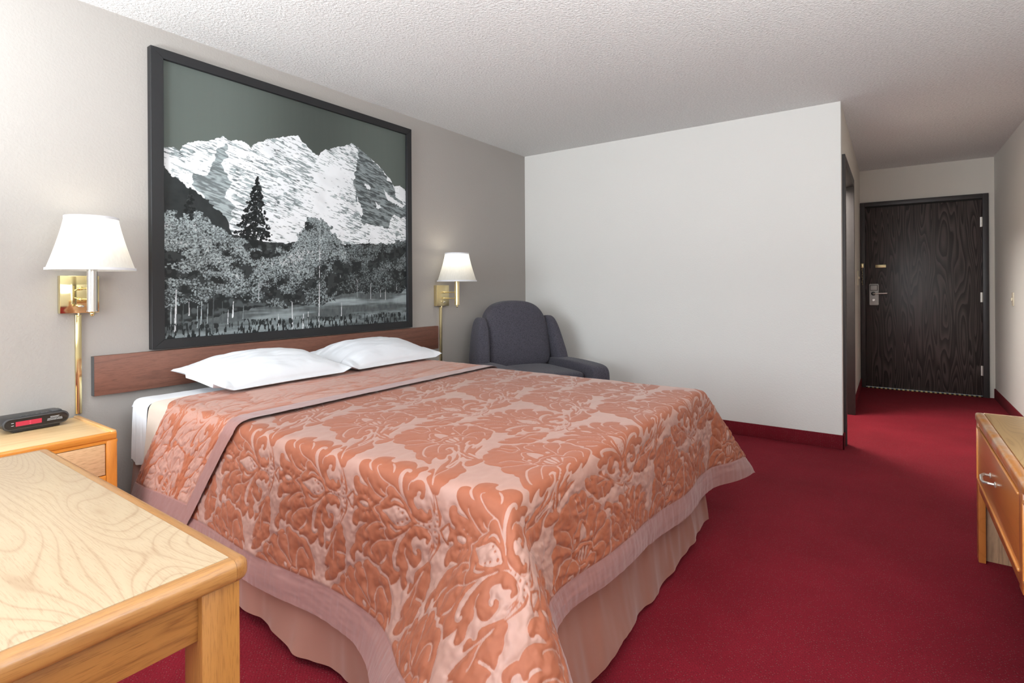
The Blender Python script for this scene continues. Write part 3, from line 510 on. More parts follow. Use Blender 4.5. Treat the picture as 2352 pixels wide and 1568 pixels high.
# extend control net for the shifted fold
Tg2c = np.arange(-BF, LF+.5, hc); Sg3, Tg3 = np.meshgrid(sc_, Tg2c, indexing='ij'); PCs = PC; tcs = tc_
PC = drape(Sg3, Tg3); PC = blur(blur(PC, 1.25, 0), 1.25, 1); tc_ = Tg2c
Pf = evalP(svf, tt); Nf = normals(Pf); 
if Nf[len(svf)//2, len(vv)//2, 2] < 0: Nf = -Nf
lift = .010*np.sqrt(np.clip(1-(1-np.clip(Vf/.016, 0, 1))**2, 0, 1))
SDf = pattern(-(Sf-U_OFF)+.13, -Vf+.11)
seamf = np.minimum(Sf+AV-.085, LV-BW-Vf)
hangf = sstep(-.01, -.10, Sf)
hf = np.where(seamf > 0, relief(SDf, Sf, Vf, hangf*.8+.1)*sstep(0, .012, seamf), .003*(fbm(Sf*20, Vf*20, 51)-.5)+.003)
Pf = Pf+Nf*(hf+lift+.001)[..., None]
fcur = gridfaces(*Sf.shape); fs = seamf[:-1, :-1]
tb = split('turned_back_panel', fs >= 0, 'damask_reverse', Pf, bs, {'sd': ('FLOAT', SDf)}); tb['label'] = 'turned-back reverse side with pink motifs on terracotta'
split('turned_back_border', fs < 0, 'pink_satin', Pf, bs)
# the strip of the spread that runs up under the fold on the near side
def strip(name, s0, s1, t0, t1, off, mat, root, ks=.0, ns=180, nt=40, kt0=0, kt1=0, wob=0, cut=None):
    s_ = np.linspace(s0, s1, ns); q_ = np.linspace(0, 1, nt); Sx, Qx = np.meshgrid(s_, q_, indexing='ij')
    T_ = (t0+fold_shift(Sx, kt0))*(1-Qx)+(t1+fold_shift(Sx, kt1))*Qx
    P_ = evalP(s_, T_); N_ = normals(P_)
    if N_[ns//2, nt//2, 2] < 0: N_ = -N_
    wv = wob*(fbm(T_*14, Sx*4, 61)-.5)*sstep(0, -.15, Sx)
    P_ = P_+N_*(off+wv)[..., None] if wob else P_+N_*off
    if cut is not None: P_ = cut(P_, Sx, Qx)
    return P_, gridfaces(ns, nt)
# tan blanket
P_, f_ = strip('b', -.33, WF+.25, 1.60, LF+.071, -.007, 'tan_blanket', None)
bl = empty('blanket', (1.78, 2.4, .66), 'plain tan blanket showing between the white sheet and the bedspread', 'blanket')
npmesh('blanket_cloth', P_, f_, 'tan_blanket', bl)
# white sheet: drapes over the head end of the mattress
def cut_sheet(P_, S_, Q_):
    return P_
ns, nt = 170, 60
s_ = np.linspace(-.255, WF+.25, ns); q_ = np.linspace(0, 1, nt); Sx, Qx = np.meshgrid(s_, q_, indexing='ij')
Tx = 1.934+Qx*(2.83-Y0-1.934)
Px = np.stack([X0+np.clip(Sx, 0, WF), Y0+Tx, np.full_like(Sx, ZT-.010)], -1)
aL = np.maximum(-Sx, 0); aR = np.maximum(Sx-WF, 0)
Px[..., 0] += -1.0*(aL > 0)*(.006+.03*aL)+(aR > 0)*(.006+.03*aR)
Px[..., 2] -= aL+aR
Px = blur(blur(Px, 1.6, 0), .8, 1)
hem = .262-.015*np.sin((Px[..., 1]-2.5)*14)-.035*sstep(2.72, 2.83, Px[..., 1])
Px[..., 2] = np.where(aL > .04, ZT-.01-(ZT-.01-Px[..., 2])*hem/.235, Px[..., 2])
Px[..., 0] += -.010*(fbm(Px[..., 1]*22, Px[..., 2]*3, 71)-.5)*sstep(.02, .12, aL)*1.6
Px[..., 2] += .006*(fbm(Px[..., 0]*9, Px[..., 1]*12, 73)-.5)*(aL+aR < .01)
# wrap round the head end
hd_ = sstep(2.79, 2.83, Px[..., 1]); Px[..., 2] -= hd_*.03; Px[..., 0] += hd_*.018*(aL > .01)
st = empty('bed_sheet', (1.78, 2.6, .65), 'white fitted sheet hanging at the head corner of the bed beside the nightstand', 'sheet')
npmesh('sheet_cloth', Px, gridfaces(ns, nt), 'white_linen', st)
# mattress and bed base
bd = empty('bed', (1.78, 1.8, 0), 'queen bed under the damask bedspread, white mattress on box spring', 'bed')
G().box(1.005, 2.555, .735, 2.80, .435, .645, .04, 4).build('mattress', 'mattress_ticking', bd)
G().box(1.03, 2.53, .76, 2.78, .20, .425, .015, 2).build('box_spring', 'skirt_satin', bd)
for x, y in ((1.12, .90), (2.45, .90), (1.12, 2.65), (2.45, 2.65)): G().cyl((x, y, 0), (x, y, .2), .022).sph((x, y, .01), .026, (1, 1, .4)).build('leg', 'dark_metal', bd)
G().box(1.06, 2.50, .80, 2.74, .17, .2, .004).build('frame', 'dark_metal', bd)
# bed skirt
sk = empty('bed_skirt', (1.78, 1.8, .2), 'plain dusty pink bed skirt hanging to the carpet under the bedspread', 'bed skirt')
def skirt(axis, a0, a1, base, out, seed, n=260, mrows=44):
    u = np.linspace(a0, a1, n); q = np.linspace(0, 1, mrows); Uu, Q = np.meshgrid(u, q, indexing='ij')
    top = .432; fall = sstep(0, .16, Q); zz = np.where(Q < .14, top, top-(Q-.14)/.86*(top-.045))
    inset = np.where(Q < .14, .06*(1-Q/.14), 0)
    zz = zz-.006*sstep(.08, .14, Q)
    wav = (fbm(Uu*3.2, Q*.8, seed)-.5)*.11*np.clip(Q-.14, 0, 1)**1.1+(fbm(Uu*9, Q*.9, seed+5)-.5)*.045*np.clip(Q-.14, 0, 1)
    d = inset*1.0-wav-.055*np.clip(Q-.14, 0, 1)
    hemz = .016*np.sin(Uu*6+seed)+.03*(fbm(Uu*2.4, Uu*0, seed+9)-.5)
    zz = np.maximum(zz+hemz*sstep(.5, 1, Q), .006)
    if axis == 'x': V = np.stack([base+out*(-d), Uu, zz], -1)      # panel along y
    else: V = np.stack([Uu, base+out*(-d), zz], -1)
    V = blur(blur(V, 1.0, 0), 1.2, 1)
    return V, gridfaces(n, mrows)
V, f_ = skirt('x', .735, 2.83, 1.000, -1, 3); npmesh('skirt_panel', V, f_, 'skirt_satin', sk)
V, f_ = skirt('y', .985, 2.60, .745, -1, 12); npmesh('skirt_panel', V, f_, 'skirt_satin', sk)
V, f_ = skirt('x', .735, 2.83, 2.560, 1, 23); npmesh('skirt_panel', V, f_, 'skirt_satin', sk)

# headboard
hb = empty('headboard', (1.99, YA, .76), 'wide low walnut-coloured headboard plank on the wall behind the bed', 'headboard')
G().box(.872, 3.106, YA-.034, YA-.001, .672, .850, .0015).build('panel', 'walnut', hb)
G().box(.8700, .8722, YA-.0335, YA-.001, .6725, .8495).build('edge_band', 'grey_plastic', hb)['label'] = 'grey-brown end edge'
# pillows
def pillow(name, label, cx, cy, hw, hh, T, zb, rz, seed, tilt=.035):
    r = empty(name, (cx, cy, zb), label, 'pillow', 'white pillows at the headboard')
    n = 110; u = np.linspace(-1, 1, n); A_, B_ = np.meshgrid(u, u, indexing='ij')
    prof = np.clip((1-np.abs(A_)**2.6), 0, 1)**.62*np.clip((1-np.abs(B_)**2.4), 0, 1)**.60
    X = hw*A_*(1-.055*(1-B_**2)); Y = hh*B_*(1-.075*(1-A_**2))
    wr = (fbm(A_*1.6+3, B_*1.6, seed)-.5)*.022+(fbm(A_*3+B_*2, B_*9, seed+3, 2)-.5)*.011+(fbm(A_*8+B_*3, B_*4, seed+5, 2)-.5)*.005*sstep(.3, .9, np.abs(B_))
    edge = sstep(0, .35, prof)
    top = T*prof*(1+.15*(fbm(A_*2, B_*2, seed+7)-.5))+wr*edge*sstep(1.0, .8, np.maximum(np.abs(A_), np.abs(B_)))
    bot = -.020*prof*(1+.2*(fbm(A_*3, B_*3, seed+8)-.5))
    top = np.maximum(top, 0)+.006*sstep(.0, .05, prof); bot = bot
    base = .021+tilt*sstep(-1, 1, B_)**1+.02*np.maximum(np.abs(A_)-.85, 0)/.15*(np.abs(B_) > .5)
    c_, s__ = math.cos(rz), math.sin(rz)
    def W(Z): return np.stack([X*c_-Y*s__, X*s__+Y*c_, Z+base], -1)
    Vt, Vb = W(top), W(bot); f_ = gridfaces(n, n).reshape(-1, 4)
    V = np.concatenate([Vt.reshape(-1, 3), Vb.reshape(-1, 3)]); Fq = [f_, f_[:, ::-1]+n*n]
    e = []
    idx = np.arange(n*n).reshape(n, n)
    for ring, fl in ((idx[0], 0), (idx[-1], 1), (idx[:, 0], 1), (idx[:, -1], 0)):
        q4 = np.stack([ring[:-1], ring[1:], ring[1:]+n*n, ring[:-1]+n*n], -1); e.append(q4[:, ::-1] if fl else q4)
    npmesh('pillowcase', V, np.concatenate(Fq+e), 'white_linen', r, local=True)
    return r
pillow('pillow', 'white pillow at the left, nearer the nightstand and clock', 1.525, 2.645, .352, .245, .105, ZT+.008, .03, 81)
pillow('pillow', 'white pillow at the right, partly behind the nearer pillow', 2.255, 2.660, .368, .235, .112, ZT+.008, .02, 95)

# ------------------------------------------------------------------ picture
PD = json.loads('''{"mount": [[-0.0128, 0.6858], [0.0011, 0.6893], [0.0267, 0.6904], [0.047, 0.6828], [0.0559, 0.7013], [0.0649, 0.7148], [0.0984, 0.7324], [0.1234, 0.7349], [0.1425, 0.746], [0.1588, 0.7565], [0.1753, 0.7671], [0.192, 0.7627], [0.2021, 0.759], [0.2227, 0.7667], [0.2401, 0.7687], [0.2578, 0.7593], [0.2721, 0.7465], [0.2867, 0.7666], [0.2978, 0.7794], [0.3393, 0.801], [0.3704, 0.8116], [0.3863, 0.8218], [0.4187, 0.833], [0.4519, 0.8444], [0.4687, 0.8256], [0.5032, 0.7981], [0.5404, 0.7731], [0.5523, 0.7961], [0.5661, 0.8087], [0.5941, 0.8201], [0.6132, 0.8313], [0.6422, 0.8432], [0.6769, 0.8595], [0.6952, 0.8748], [0.7332, 0.8586], [0.7701, 0.8375], [0.7971, 0.8235], [0.8526, 0.7844], [0.9044, 0.7372], [0.928, 0.7045], [0.9584, 0.7184], [0.9929, 0.6942], [1.0205, 0.666], [1.018, 0.3158], [-0.0147, 0.2736]], "shadeR": [[0.6952, 0.8748], [0.7227, 0.8512], [0.7349, 0.7996], [0.7221, 0.7475], [0.7063, 0.6952], [0.7214, 0.6389], [0.7367, 0.5819], [0.7469, 0.5336], [0.7466, 0.4838], [0.817, 0.4913], [0.8853, 0.5006], [0.903, 0.5319], [0.927, 0.558], [0.9919, 0.5531], [1.0011, 0.6086], [0.9457, 0.6543], [0.9044, 0.732], [0.8526, 0.7844], [0.808, 0.8158], [0.7541, 0.8438]], "shadeL": [[0.1553, 0.7181], [0.1851, 0.7412], [0.1883, 0.7023], [0.1747, 0.6597], [0.1946, 0.6242], [0.2115, 0.5954], [0.1876, 0.5673], [0.1775, 0.5419], [0.211, 0.4992], [0.2006, 0.4738], [0.2005, 0.4419], [0.1476, 0.4748], [0.1097, 0.5158], [0.0823, 0.5644], [0.0855, 0.6028], [0.1291, 0.6191], [0.1486, 0.6697]], "streak": [[0.4515, 0.7723], [0.4941, 0.7463], [0.534, 0.7643], [0.5026, 0.7028], [0.4763, 0.6526], [0.4177, 0.6592], [0.3697, 0.6843], [0.418, 0.7119]], "hill": [[-0.0131, 0.6339], [0.0036, 0.6085], [0.0205, 0.5827], [0.0436, 0.5723], [0.0672, 0.558], [0.0913, 0.5433], [0.1223, 0.5177], [0.1477, 0.4904], [0.1738, 0.4704], [0.1937, 0.4491], [0.207, 0.3946], [0.2203, 0.3154], [-0.0146, 0.3024]], "snowpatch": [[[0.7638, 0.6959], [0.7962, 0.6815], [0.7906, 0.6654], [0.7637, 0.6808]], [[0.8634, 0.6829], [0.9097, 0.6486], [0.9823, 0.6168], [0.9698, 0.5989], [0.8862, 0.6345]], [[0.8178, 0.6138], [0.8513, 0.5878], [0.8287, 0.5796]], [[0.7213, 0.629], [0.7522, 0.5442], [0.7415, 0.523], [0.7262, 0.5804]], [[0.9584, 0.7184], [0.9929, 0.6942], [0.9925, 0.6399], [0.952, 0.6766]]], "spruce": [[[0.297, 0.636], [0.2774, 0.3804], 0.075], [[0.0761, 0.5483], [0.0725, 0.4274], 0.028], [[0.4161, 0.37], [0.4158, 0.3262], 0.02], [[0.7836, 0.4222], [0.7808, 0.3262], 0.014]], "canopyL": [[-0.0139, 0.4536], [0.0001, 0.4664], [0.02, 0.4786], [0.0372, 0.4604], [0.0458, 0.4355], [0.0666, 0.4492], [0.0909, 0.4636], [0.1283, 0.4553], [0.1539, 0.4327], [0.1801, 0.408], [0.207, 0.3906], [0.2277, 0.4006], [0.2558, 0.3868], [0.2773, 0.3598], [0.3067, 0.362], [0.3368, 0.3388], [0.368, 0.3665], [0.4078, 0.3519], [0.4146, 0.1161], [0.3054, 0.1196], [0.1921, 0.1311], [-0.0155, 0.108]], "canopyC": [[0.3361, 0.2117], [0.3674, 0.272], [0.3996, 0.3253], [0.4326, 0.38], [0.4581, 0.4443], [0.4927, 0.493], [0.537, 0.5094], [0.5735, 0.4934], [0.6108, 0.441], [0.6492, 0.3871], [0.6636, 0.3206], [0.6782, 0.2534], [0.6481, 0.2047], [0.6185, 0.1287], [0.5528, 0.1025], [0.4646, 0.0967], [0.3665, 0.0919], [0.328, 0.1188]], "canopyR": [[0.6201, 0.3945], [0.6689, 0.3789], [0.7199, 0.3972], [0.7511, 0.3747], [0.7835, 0.407], [0.8275, 0.3951], [0.9081, 0.4114], [0.9564, 0.4311], [1.0189, 0.4416], [1.017, 0.1737], [0.9064, 0.1533], [0.7928, 0.1548], [0.6877, 0.166], [0.6286, 0.2046]], "forest": [[-0.0143, 0.3744], [0.1934, 0.3934], [0.337, 0.3726], [0.5915, 0.3829], [1.0187, 0.4142], [1.017, 0.1737], [0.6876, 0.1562], [0.4147, 0.1249], [0.2614, 0.0963], [-0.0158, 0.0433]], "trunks": [[0.546, 0.4994, 0.5376, 0.0019, 0.005, 0.8], [0.4245, 0.1246, 0.4263, 0.0015, 0.006, 0.9], [0.4712, 0.0696, 0.4683, -0.0, 0.007, 0.9], [0.492, 0.0776, 0.4898, 0.001, 0.006, 0.7], [0.3703, 0.0746, 0.37, 0.0213, 0.005, 0.8], [0.6426, 0.1138, 0.6412, 0.0497, 0.004, 0.9], [0.2091, 0.1306, 0.206, 0.0667, 0.006, 0.9], [0.033, 0.1797, 0.0293, 0.0252, 0.008, 0.8], [0.0183, 0.1286, 0.0168, 0.0482, 0.004, 0.6], [0.1079, 0.1334, 0.1043, 0.0343, 0.005, 0.6], [0.1462, 0.179, 0.1402, 0.0084, 0.006, 0.12], [0.1919, 0.0993, 0.1896, 0.0438, 0.004, 0.7], [0.3001, 0.2448, 0.2966, 0.1323, 0.004, 0.7], [0.0699, 0.1344, 0.0697, 0.0819, 0.004, 0.7], [0.721, 0.2445, 0.7203, 0.1361, 0.003, 0.7], [0.791, 0.2155, 0.7904, 0.1266, 0.003, 0.7], [0.844, 0.1748, 0.8438, 0.1336, 0.003, 0.8], [0.8715, 0.1798, 0.8711, 0.1174, 0.003, 0.8], [0.2437, 0.1134, 0.2406, 0.0607, 0.004, 0.3], [0.0532, 0.1275, 0.051, 0.0309, 0.005, 0.12], [0.0954, 0.1185, 0.0932, 0.0352, 0.004, 0.5], [0.1721, 0.1316, 0.173, 0.0528, 0.004, 0.15], [0.9366, 0.2061, 0.9364, 0.1689, 0.003, 0.7], [0.1267, 0.1252, 0.1237, 0.0329, 0.004, 0.5]]}''')
def paint():
    W_, H_ = 720, 640                                   # samples across, up
    s, t = np.meshgrid(np.linspace(0, 1, W_), np.linspace(0, 1, H_), indexing='ij')
    def inside(poly):
        ins = np.zeros(s.shape, bool); p = np.array(poly); q = np.roll(p, -1, 0)
        for (x1, y1), (x2, y2) in zip(p, q):
            if y1 == y2: continue
            ins ^= ((y1 > t) != (y2 > t)) & (s < (x2-x1)*(t-y1)/(y2-y1)+x1)
        return ins
    def soft(poly, amt=.006, f=60, seed=1):             # ragged version of a region
        ds_ = amt*(fbm(s*f, t*f, seed)-.5)*2; dt = amt*(fbm(s*f+9, t*f+5, seed+3)-.5)*2
        nonlocal_s = s+ds_; nonlocal_t = t+dt; ins = np.zeros(s.shape, bool); p = np.array(poly); q = np.roll(p, -1, 0)
        for (x1, y1), (x2, y2) in zip(p, q):
            if y1 == y2: continue
            ins ^= ((y1 > nonlocal_t) != (y2 > nonlocal_t)) & (nonlocal_s < (x2-x1)*(nonlocal_t-y1)/(y2-y1)+x1)
        return ins
    L = .085+.02*np.sin(s*9)-.008*s+.004*fbm(s*90, t*2, 5)       # flat dark sky of the print
    # mountain
    mt = soft(PD['mount'], .006, 70, 2)
    ang = .42; a = s*math.cos(ang)+t*math.sin(ang)*-1; 
    u = s*.96-t*.26; v = t*.96+s*.26
    st_ = fbm(u*24, v*140, 11, 3); st2 = fbm(u*60, v*300, 17, 2); big = fbm(s*7, t*7, 19, 3)
    rock = sstep(.565, .62, st_*.40+st2*.60+(big-.5)*.42)
    snow = .84-.74*rock*(.35+.65*fbm(s*80, t*80, 12, 2)); snow = snow-.10*sstep(.45, .8, fbm(s*14+t*9, t*12, 23, 3))
    L = np.where(mt, snow, L)
    for key, base, k in (('shadeR', .15, .22), ('shadeL', .27, .25), ('streak', .55, .6)):
        r_ = soft(PD[key], .022, 26, 31); L = np.where(r_ & mt, base-k*.45+k*(1-sstep(.38, .62, st_*.5+st2*.5))+.05*big, L)
    for i, p in enumerate(PD['snowpatch']): L = np.where(soft(p, .01, 60, 41+i) & mt, .74+.1*big, L)
    L = np.where(soft(PD['hill'], .008, 60, 47), .018+.03*fbm(s*30, t*30, 48), L)
    # meadow
    gr = t < .235+.03*np.sin(s*5)-.05*(1-s); grass = .06+.26*sstep(.42, .72, fbm(s*5, t*34, 51, 4))*(.6+.4*sstep(.0, .2, t))+.05*fbm(s*120, t*60, 53, 2)
    far_f = soft(PD['forest'], .010, 50, 55)
    L = np.where(t < .30, grass, L)
    L = np.where(far_f, .020+.05*sstep(.5, .75, fbm(s*60, t*60, 57, 2)), L)
    def dab(cx, cy, r, val):
        i0 = max(int((cx-r)*W_), 0); i1 = min(int((cx+r)*W_)+2, W_); j0 = max(int((cy-r)*H_), 0); j1 = min(int((cy+r)*H_)+2, H_)
        if i0 >= i1 or j0 >= j1: return
        m_ = (s[i0:i1, j0:j1]-cx)**2+(t[i0:i1, j0:j1]-cy)**2 < r*r; L[i0:i1, j0:j1][m_] = val
    R_ = np.random.default_rng(5)
    for (ax, ay), (bx, by), hw in PD['spruce']:
        n = int(120*hw/.028*abs(ay-by)/.12)
        for i in range(n):
            q = R_.random()**.6; y = ay+(by-ay)*q; wdt = hw*q*(.55+.45*abs(math.sin(q*26))); x = ax+(bx-ax)*q+R_.uniform(-1, 1)*wdt
            dab(x, y, R_.uniform(.002, .006), R_.choice([.012, .02, .035, .06], p=[.45, .3, .2, .05]))
    for key, n, lo, hi in (('canopyR', 8500, .03, .24), ('canopyL', 19000, .03, .46), ('canopyC', 14000, .03, .42)):
        p = np.array(PD[key]); ins = soft(PD[key], .045, 14, 61) & soft(PD[key], .03, 50, 62); cand = np.argwhere(ins); 
        if not len(cand): continue
        ins_dark = ins; L[ins_dark] = np.where(fbm(s*70, t*70, 63, 2)[ins_dark] > .5, .035, .018)
        pick = cand[R_.integers(0, len(cand), n)]; cl = fbm(s*9, t*11, 65, 3); cl2 = fbm(s*30+.3, t*34, 67, 2)
        ylo, yhi = p[:, 1].min(), p[:, 1].max()
        for (i, j) in pick[np.argsort(R_.random(n))]:
            x = i/W_; y = j/H_; b = cl[i, j]*.55+cl2[i, j]*.45
            h_ = (y-ylo)/(yhi-ylo); prob = np.clip((b-.42)*7, 0, 1)*(.25+.75*min(1, h_*1.4))
            if R_.random() < prob: dab(x+R_.uniform(-.004, .004), y+R_.uniform(-.003, .003), R_.uniform(.0011, .0034), lo+(hi-lo)*R_.random()**.9*(.35+.5*h_+1.6*max(b-.42, 0)))
    for x0, y0, x1, y1, wd, br in PD['trunks']:
        f = np.clip((t-y0)/(y1-y0+1e-9), 0, 1); f0 = 1-f; cx = x0+(x1-x0)*f; m_ = (np.abs(s-cx) < wd*(.42-.25*f0)) & (t < y0) & (t > y1); L[m_] = (br*.62*(.75+.5*fbm(s*10, t*160, 71, 2)))[m_]
        # thin leaf cover high on the trunk
    m_ = (fbm(s*90, t*90, 73, 2) > .50) & (t > .20) & (t < .5) & (L > .4) & ~mt; L[m_] = .06
    fg = (t < .045+.02*fbm(s*20, t*0, 75)) & (fbm(s*240, t*50, 77, 2) > .55); L[fg] = .02
    L = np.clip(L, .004, .9)
    L = L*np.where(mt & (t > .35), 1.0, 1.25); col = np.stack([L*(.86+.10*(L > .5)), L*1.0, L*1.03, np.ones_like(L)], -1)
    sky = ~mt & (t > .5); col[sky, 0] *= .98; col[sky, 2] *= .88
    X = 1.163+s*1.624; Z = .900+t*1.392
    return np.stack([X, np.full_like(X, YA-.020), Z], -1), col
pr = empty('framed_picture', (1.97, YA, 1.59), 'large black-framed monochrome photograph of snowy mountains above trees, over the headboard', 'picture')
PV_, PCOL = paint()
npmesh('photo_print', PV_, gridfaces(*PV_.shape[:2]), 'printed_photo', pr, attrs={'print': ('FLOAT_COLOR', PCOL)})
FX0_, FX1_, FZ0_, FZ1_ = 1.101, 2.822, .858, 2.330; fw = .066; yb, yf_ = YA-.001, YA-.040
def mitre(name, quad):
    g = G(); t = bmesh.new(); vs0 = [t.verts.new((x, yf_, z)) for x, z in quad]; vs1 = [t.verts.new((x, yb, z)) for x, z in quad]
    t.faces.new(vs0); t.faces.new(vs1[::-1])
    for i in range(4): t.faces.new((vs0[i], vs1[i], vs1[(i+1) % 4], vs0[(i+1) % 4]))
    bmesh.ops.recalc_face_normals(t, faces=t.faces); bmesh.ops.bevel(t, geom=t.edges[:], offset=.0012, segments=1, affect='EDGES'); g._add(t); g.build(name, 'black_frame', pr)
a0, a1, c0, c1 = FX0_, FX1_, FZ0_, FZ1_
i0, i1, j0, j1 = a0+.056, a1-.044, c0+.047, c1-.047
mitre('frame_rail', [(a0, c0), (a1, c0), (i1, j0), (i0, j0)])
mitre('frame_rail', [(a0, c1), (i0, j1), (i1, j1), (a1, c1)])
mitre('frame_rail', [(a0, c0), (i0, j0), (i0, j1), (a0, c1)])
mitre('frame_rail', [(a1, c0), (a1, c1), (i1, j1), (i1, j0)])

# ------------------------------------------------------------------ swing-arm lamps
def lamp(cx, zc, ztop_sh, zbot_sh, tubex, tuby, zend, label, satin):
    gm = 'satin_gold' if satin else 'gold'
    r = empty('wall_lamp', (cx, YA, zc), label, 'lamp', 'swing-arm lamps either side of the headboard')
    yp = YA-.035; hw = .070
    G().box(cx-hw, cx+hw, yp, YA-.001, zc-.082, zc+.082, .002).build('back_plate', gm, r)
    for dz in (.026, -.022):
        G().tube([(cx, yp, zc+dz), (cx, yp-.03, zc+dz), (tubex, tuby+.01, zc+dz)], .0048, 10).sph((cx, yp-.012, zc+dz), .010, (1, 1, .8), 8).build('arm', gm, r)
    G().cyl((tubex, tuby, zc-.068), (tubex, tuby, zbot_sh+.03), .0185, n=28).cyl((tubex, tuby, zc-.072), (tubex, tuby, zc-.067), .021, n=28).build('stem', 'chrome' if not satin else 'satin_gold', r)
    G().sph((tubex, tuby, zc-.082), .009, (1, 1, 1.2), 8).sph((tubex, tuby, zc-.073), .011, (1, 1, .5), 8).build('finial', gm, r)
    G().sph((cx, yp-.012, zc-.052), .009, (1.4, 1, .7), 8).cyl((cx, yp, zc-.052), (cx, yp-.01, zc-.052), .003).build('switch_knob', 'chrome', r)
    hh = ztop_sh-zbot_sh; prof = []
    for i in range(15):
        q = i/14; rad = .153-(.153-.092)*(1-(1-q)**1.25)
        prof.append((rad, q*hh))
    g = G(); g.lathe((tubex, tuby, zbot_sh), prof, 64); sh = g.build('lamp_shade', 'lamp_shade', r)
    for rad, z in ((.1545, 0), (.0935, hh-.010)):
        g = G(); g.lathe((tubex, tuby, zbot_sh+z), [(rad-.001, 0), (rad+.001, 0), (rad+.0005, .010), (rad-.002, .010)], 64); g.build('shade_trim', 'white_linen', r)
    G().sph((tubex, tuby, zbot_sh+.115), .028, (1, 1, 1.3), 10).build('light_bulb', 'lit_bulb', r)
    L = bpy.data.lights.new('bulb_light', 'POINT'); L.energy = 1.1; L.color = (1, .92, .76); L.shadow_soft_size = .04
    lo = bpy.data.objects.new('bulb_light', L); COL.objects.link(lo); lo.parent = r; lo.location = Vector((tubex, tuby, zbot_sh+.17))-r.location
    # brass cord cover down the wall
    G().box(cx-.011, cx+.011, YA-.013, YA-.001, zend, zc-.090, .001).build('cord_cover', gm, r)
    G().cyl((cx, YA-.018, zc-.095), (cx, YA-.018, zc-.08), .005).build('cord', gm, r)
lamp(.822, 1.130, 1.458, 1.232, .822, 2.765, .602, 'brass wall lamp with white shade above the nightstand', 0)
lamp(3.162, 1.088, 1.420, 1.198, 3.162, 2.765, .30, 'brass wall lamp with white shade between the picture and the armchair', 1)

# ------------------------------------------------------------------ nightstand
ns_ = empty('nightstand', (.51, 2.72, 0), 'honey oak nightstand with one drawer under the left lamp', 'nightstand')
NX0, NX1, NY0, NZ = .20, .820, 2.492, .592
G().box(NX0+.02, NX1-.018, NY0+.018, YA-.016, NZ-.026, NZ-.002, .001).build('top_panel', 'oak_laminate_x', ns_)
G().box(NX0, NX1, NY0, NY0+.02, NZ-.030, NZ, .007, 3).build('front_edge', 'honey_x', ns_)
G().box(NX1-.02, NX1, NY0+.004, YA-.016, NZ-.030, NZ+.006, .006, 3).build('side_edge', 'honey_y', ns_)
G().box(NX0, NX1, NY0+.001, NY0+.02, NZ-.040, NZ-.029).build('top_rail', 'honey_x', ns_)
G().box(NX1-.038, NX1, NY0, NY0+.03, .02, NZ-.03, .005).build('front_stile', 'honey_z', ns_)
G().box(NX0, NX0+.038, NY0, NY0+.03, .02, NZ-.03, .005).build('front_stile', 'honey_z', ns_)
G().box(NX0+.038, NX1-.038, NY0, NY0+.02, .385, .428, .002).build('lower_rail', 'honey_x', ns_)
G().box(NX0+.038, NX1-.038, NY0+.010, NY0+.02, .428, NZ-.040).build('drawer_gap', 'charcoal_gap', ns_)
dr = G().box(NX0+.041, NX1-.0405, NY0+.001, NY0+.018, .431, NZ-.0425, .001).build('drawer', 'veneer', ns_)
G().box(NX1-.018, NX1-.002, NY0+.03, YA-.016, .02, NZ-.03).build('side_panel', 'honey_z', ns_)
G().box(NX0+.002, NX0+.018, NY0+.03, YA-.016, .02, NZ-.03).build('side_panel', 'honey_z', ns_)
G().box(NX0+.018, NX1-.018, YA-.028, YA-.018, .02, NZ-.03).build('back_panel', 'honey_z', ns_)
G().box(NX0, NX1, NY0+.02, YA-.018, 0, .02).build('plinth', 'honey_x', ns_)

# clock radio
cr = empty('clock_radio', (.648, 2.80, .592), 'black oblong clock radio with red display on the nightstand', 'clock radio', rz=math.radians(3))
CL, CHh, CD = .105, .0245, .10
def stad(hw, hh, n=14):
    p = []
    for i in range(n+1): a = -PI/2+PI*i/n; p.append((hw-hh+hh*math.cos(a), hh*math.sin(a)))
    for i in range(n+1): a = PI/2+PI*i/n; p.append((-hw+hh+hh*math.cos(a), hh*math.sin(a)))
    return p
zc = .034
G().prism([(a, b+zc) for a, b in stad(CL, CHh)], 0, CD, 'y', .002).build('case', 'black_plastic', cr, local=True)
G().prism([(a, b+zc) for a, b in stad(CL-.002, CHh-.002)], -.003, 0.001, 'y', .001).build('bezel', 'grey_plastic', cr, local=True)
G().prism([(a, b+zc) for a, b in stad(CL-.006, CHh-.006)], -.0042, -.002, 'y').build('front_lens', 'gloss_black', cr, local=True)
G().box(-.075, .075, .004, CD-.01, 0, .014, .003).build('foot', 'black_plastic', cr, local=True)
dp = G().box(-.066, .014, -.0050, -.004, zc-.0095, zc+.0085).build('display', 'red_display', cr, local=True)
G().box(-.024, -.020, -.0054, -.0048, zc+.002, zc+.005).box(-.024, -.020, -.0054, -.0048, zc-.006, zc-.003).build('colon', 'red_colon', dp, local=True)
G().box(-.079, -.0715, -.0048, -.0040, zc+.0045, zc+.006).box(-.079, -.0715, -.0048, -.0040, zc-.0055, zc-.004).build('mark', 'white_print', cr, local=True)
for i in range(6): G().box(-.048+i*.0165, -.037+i*.0165, .012, .030, zc+CHh-.002, zc+CHh+.0022, .0015).build('button', 'grey_plastic', cr, local=True)
G().box(.052, .085, .012, .05, zc+CHh-.004, zc+CHh+.005, .003).build('snooze_bar', 'grey_plastic', cr, local=True)
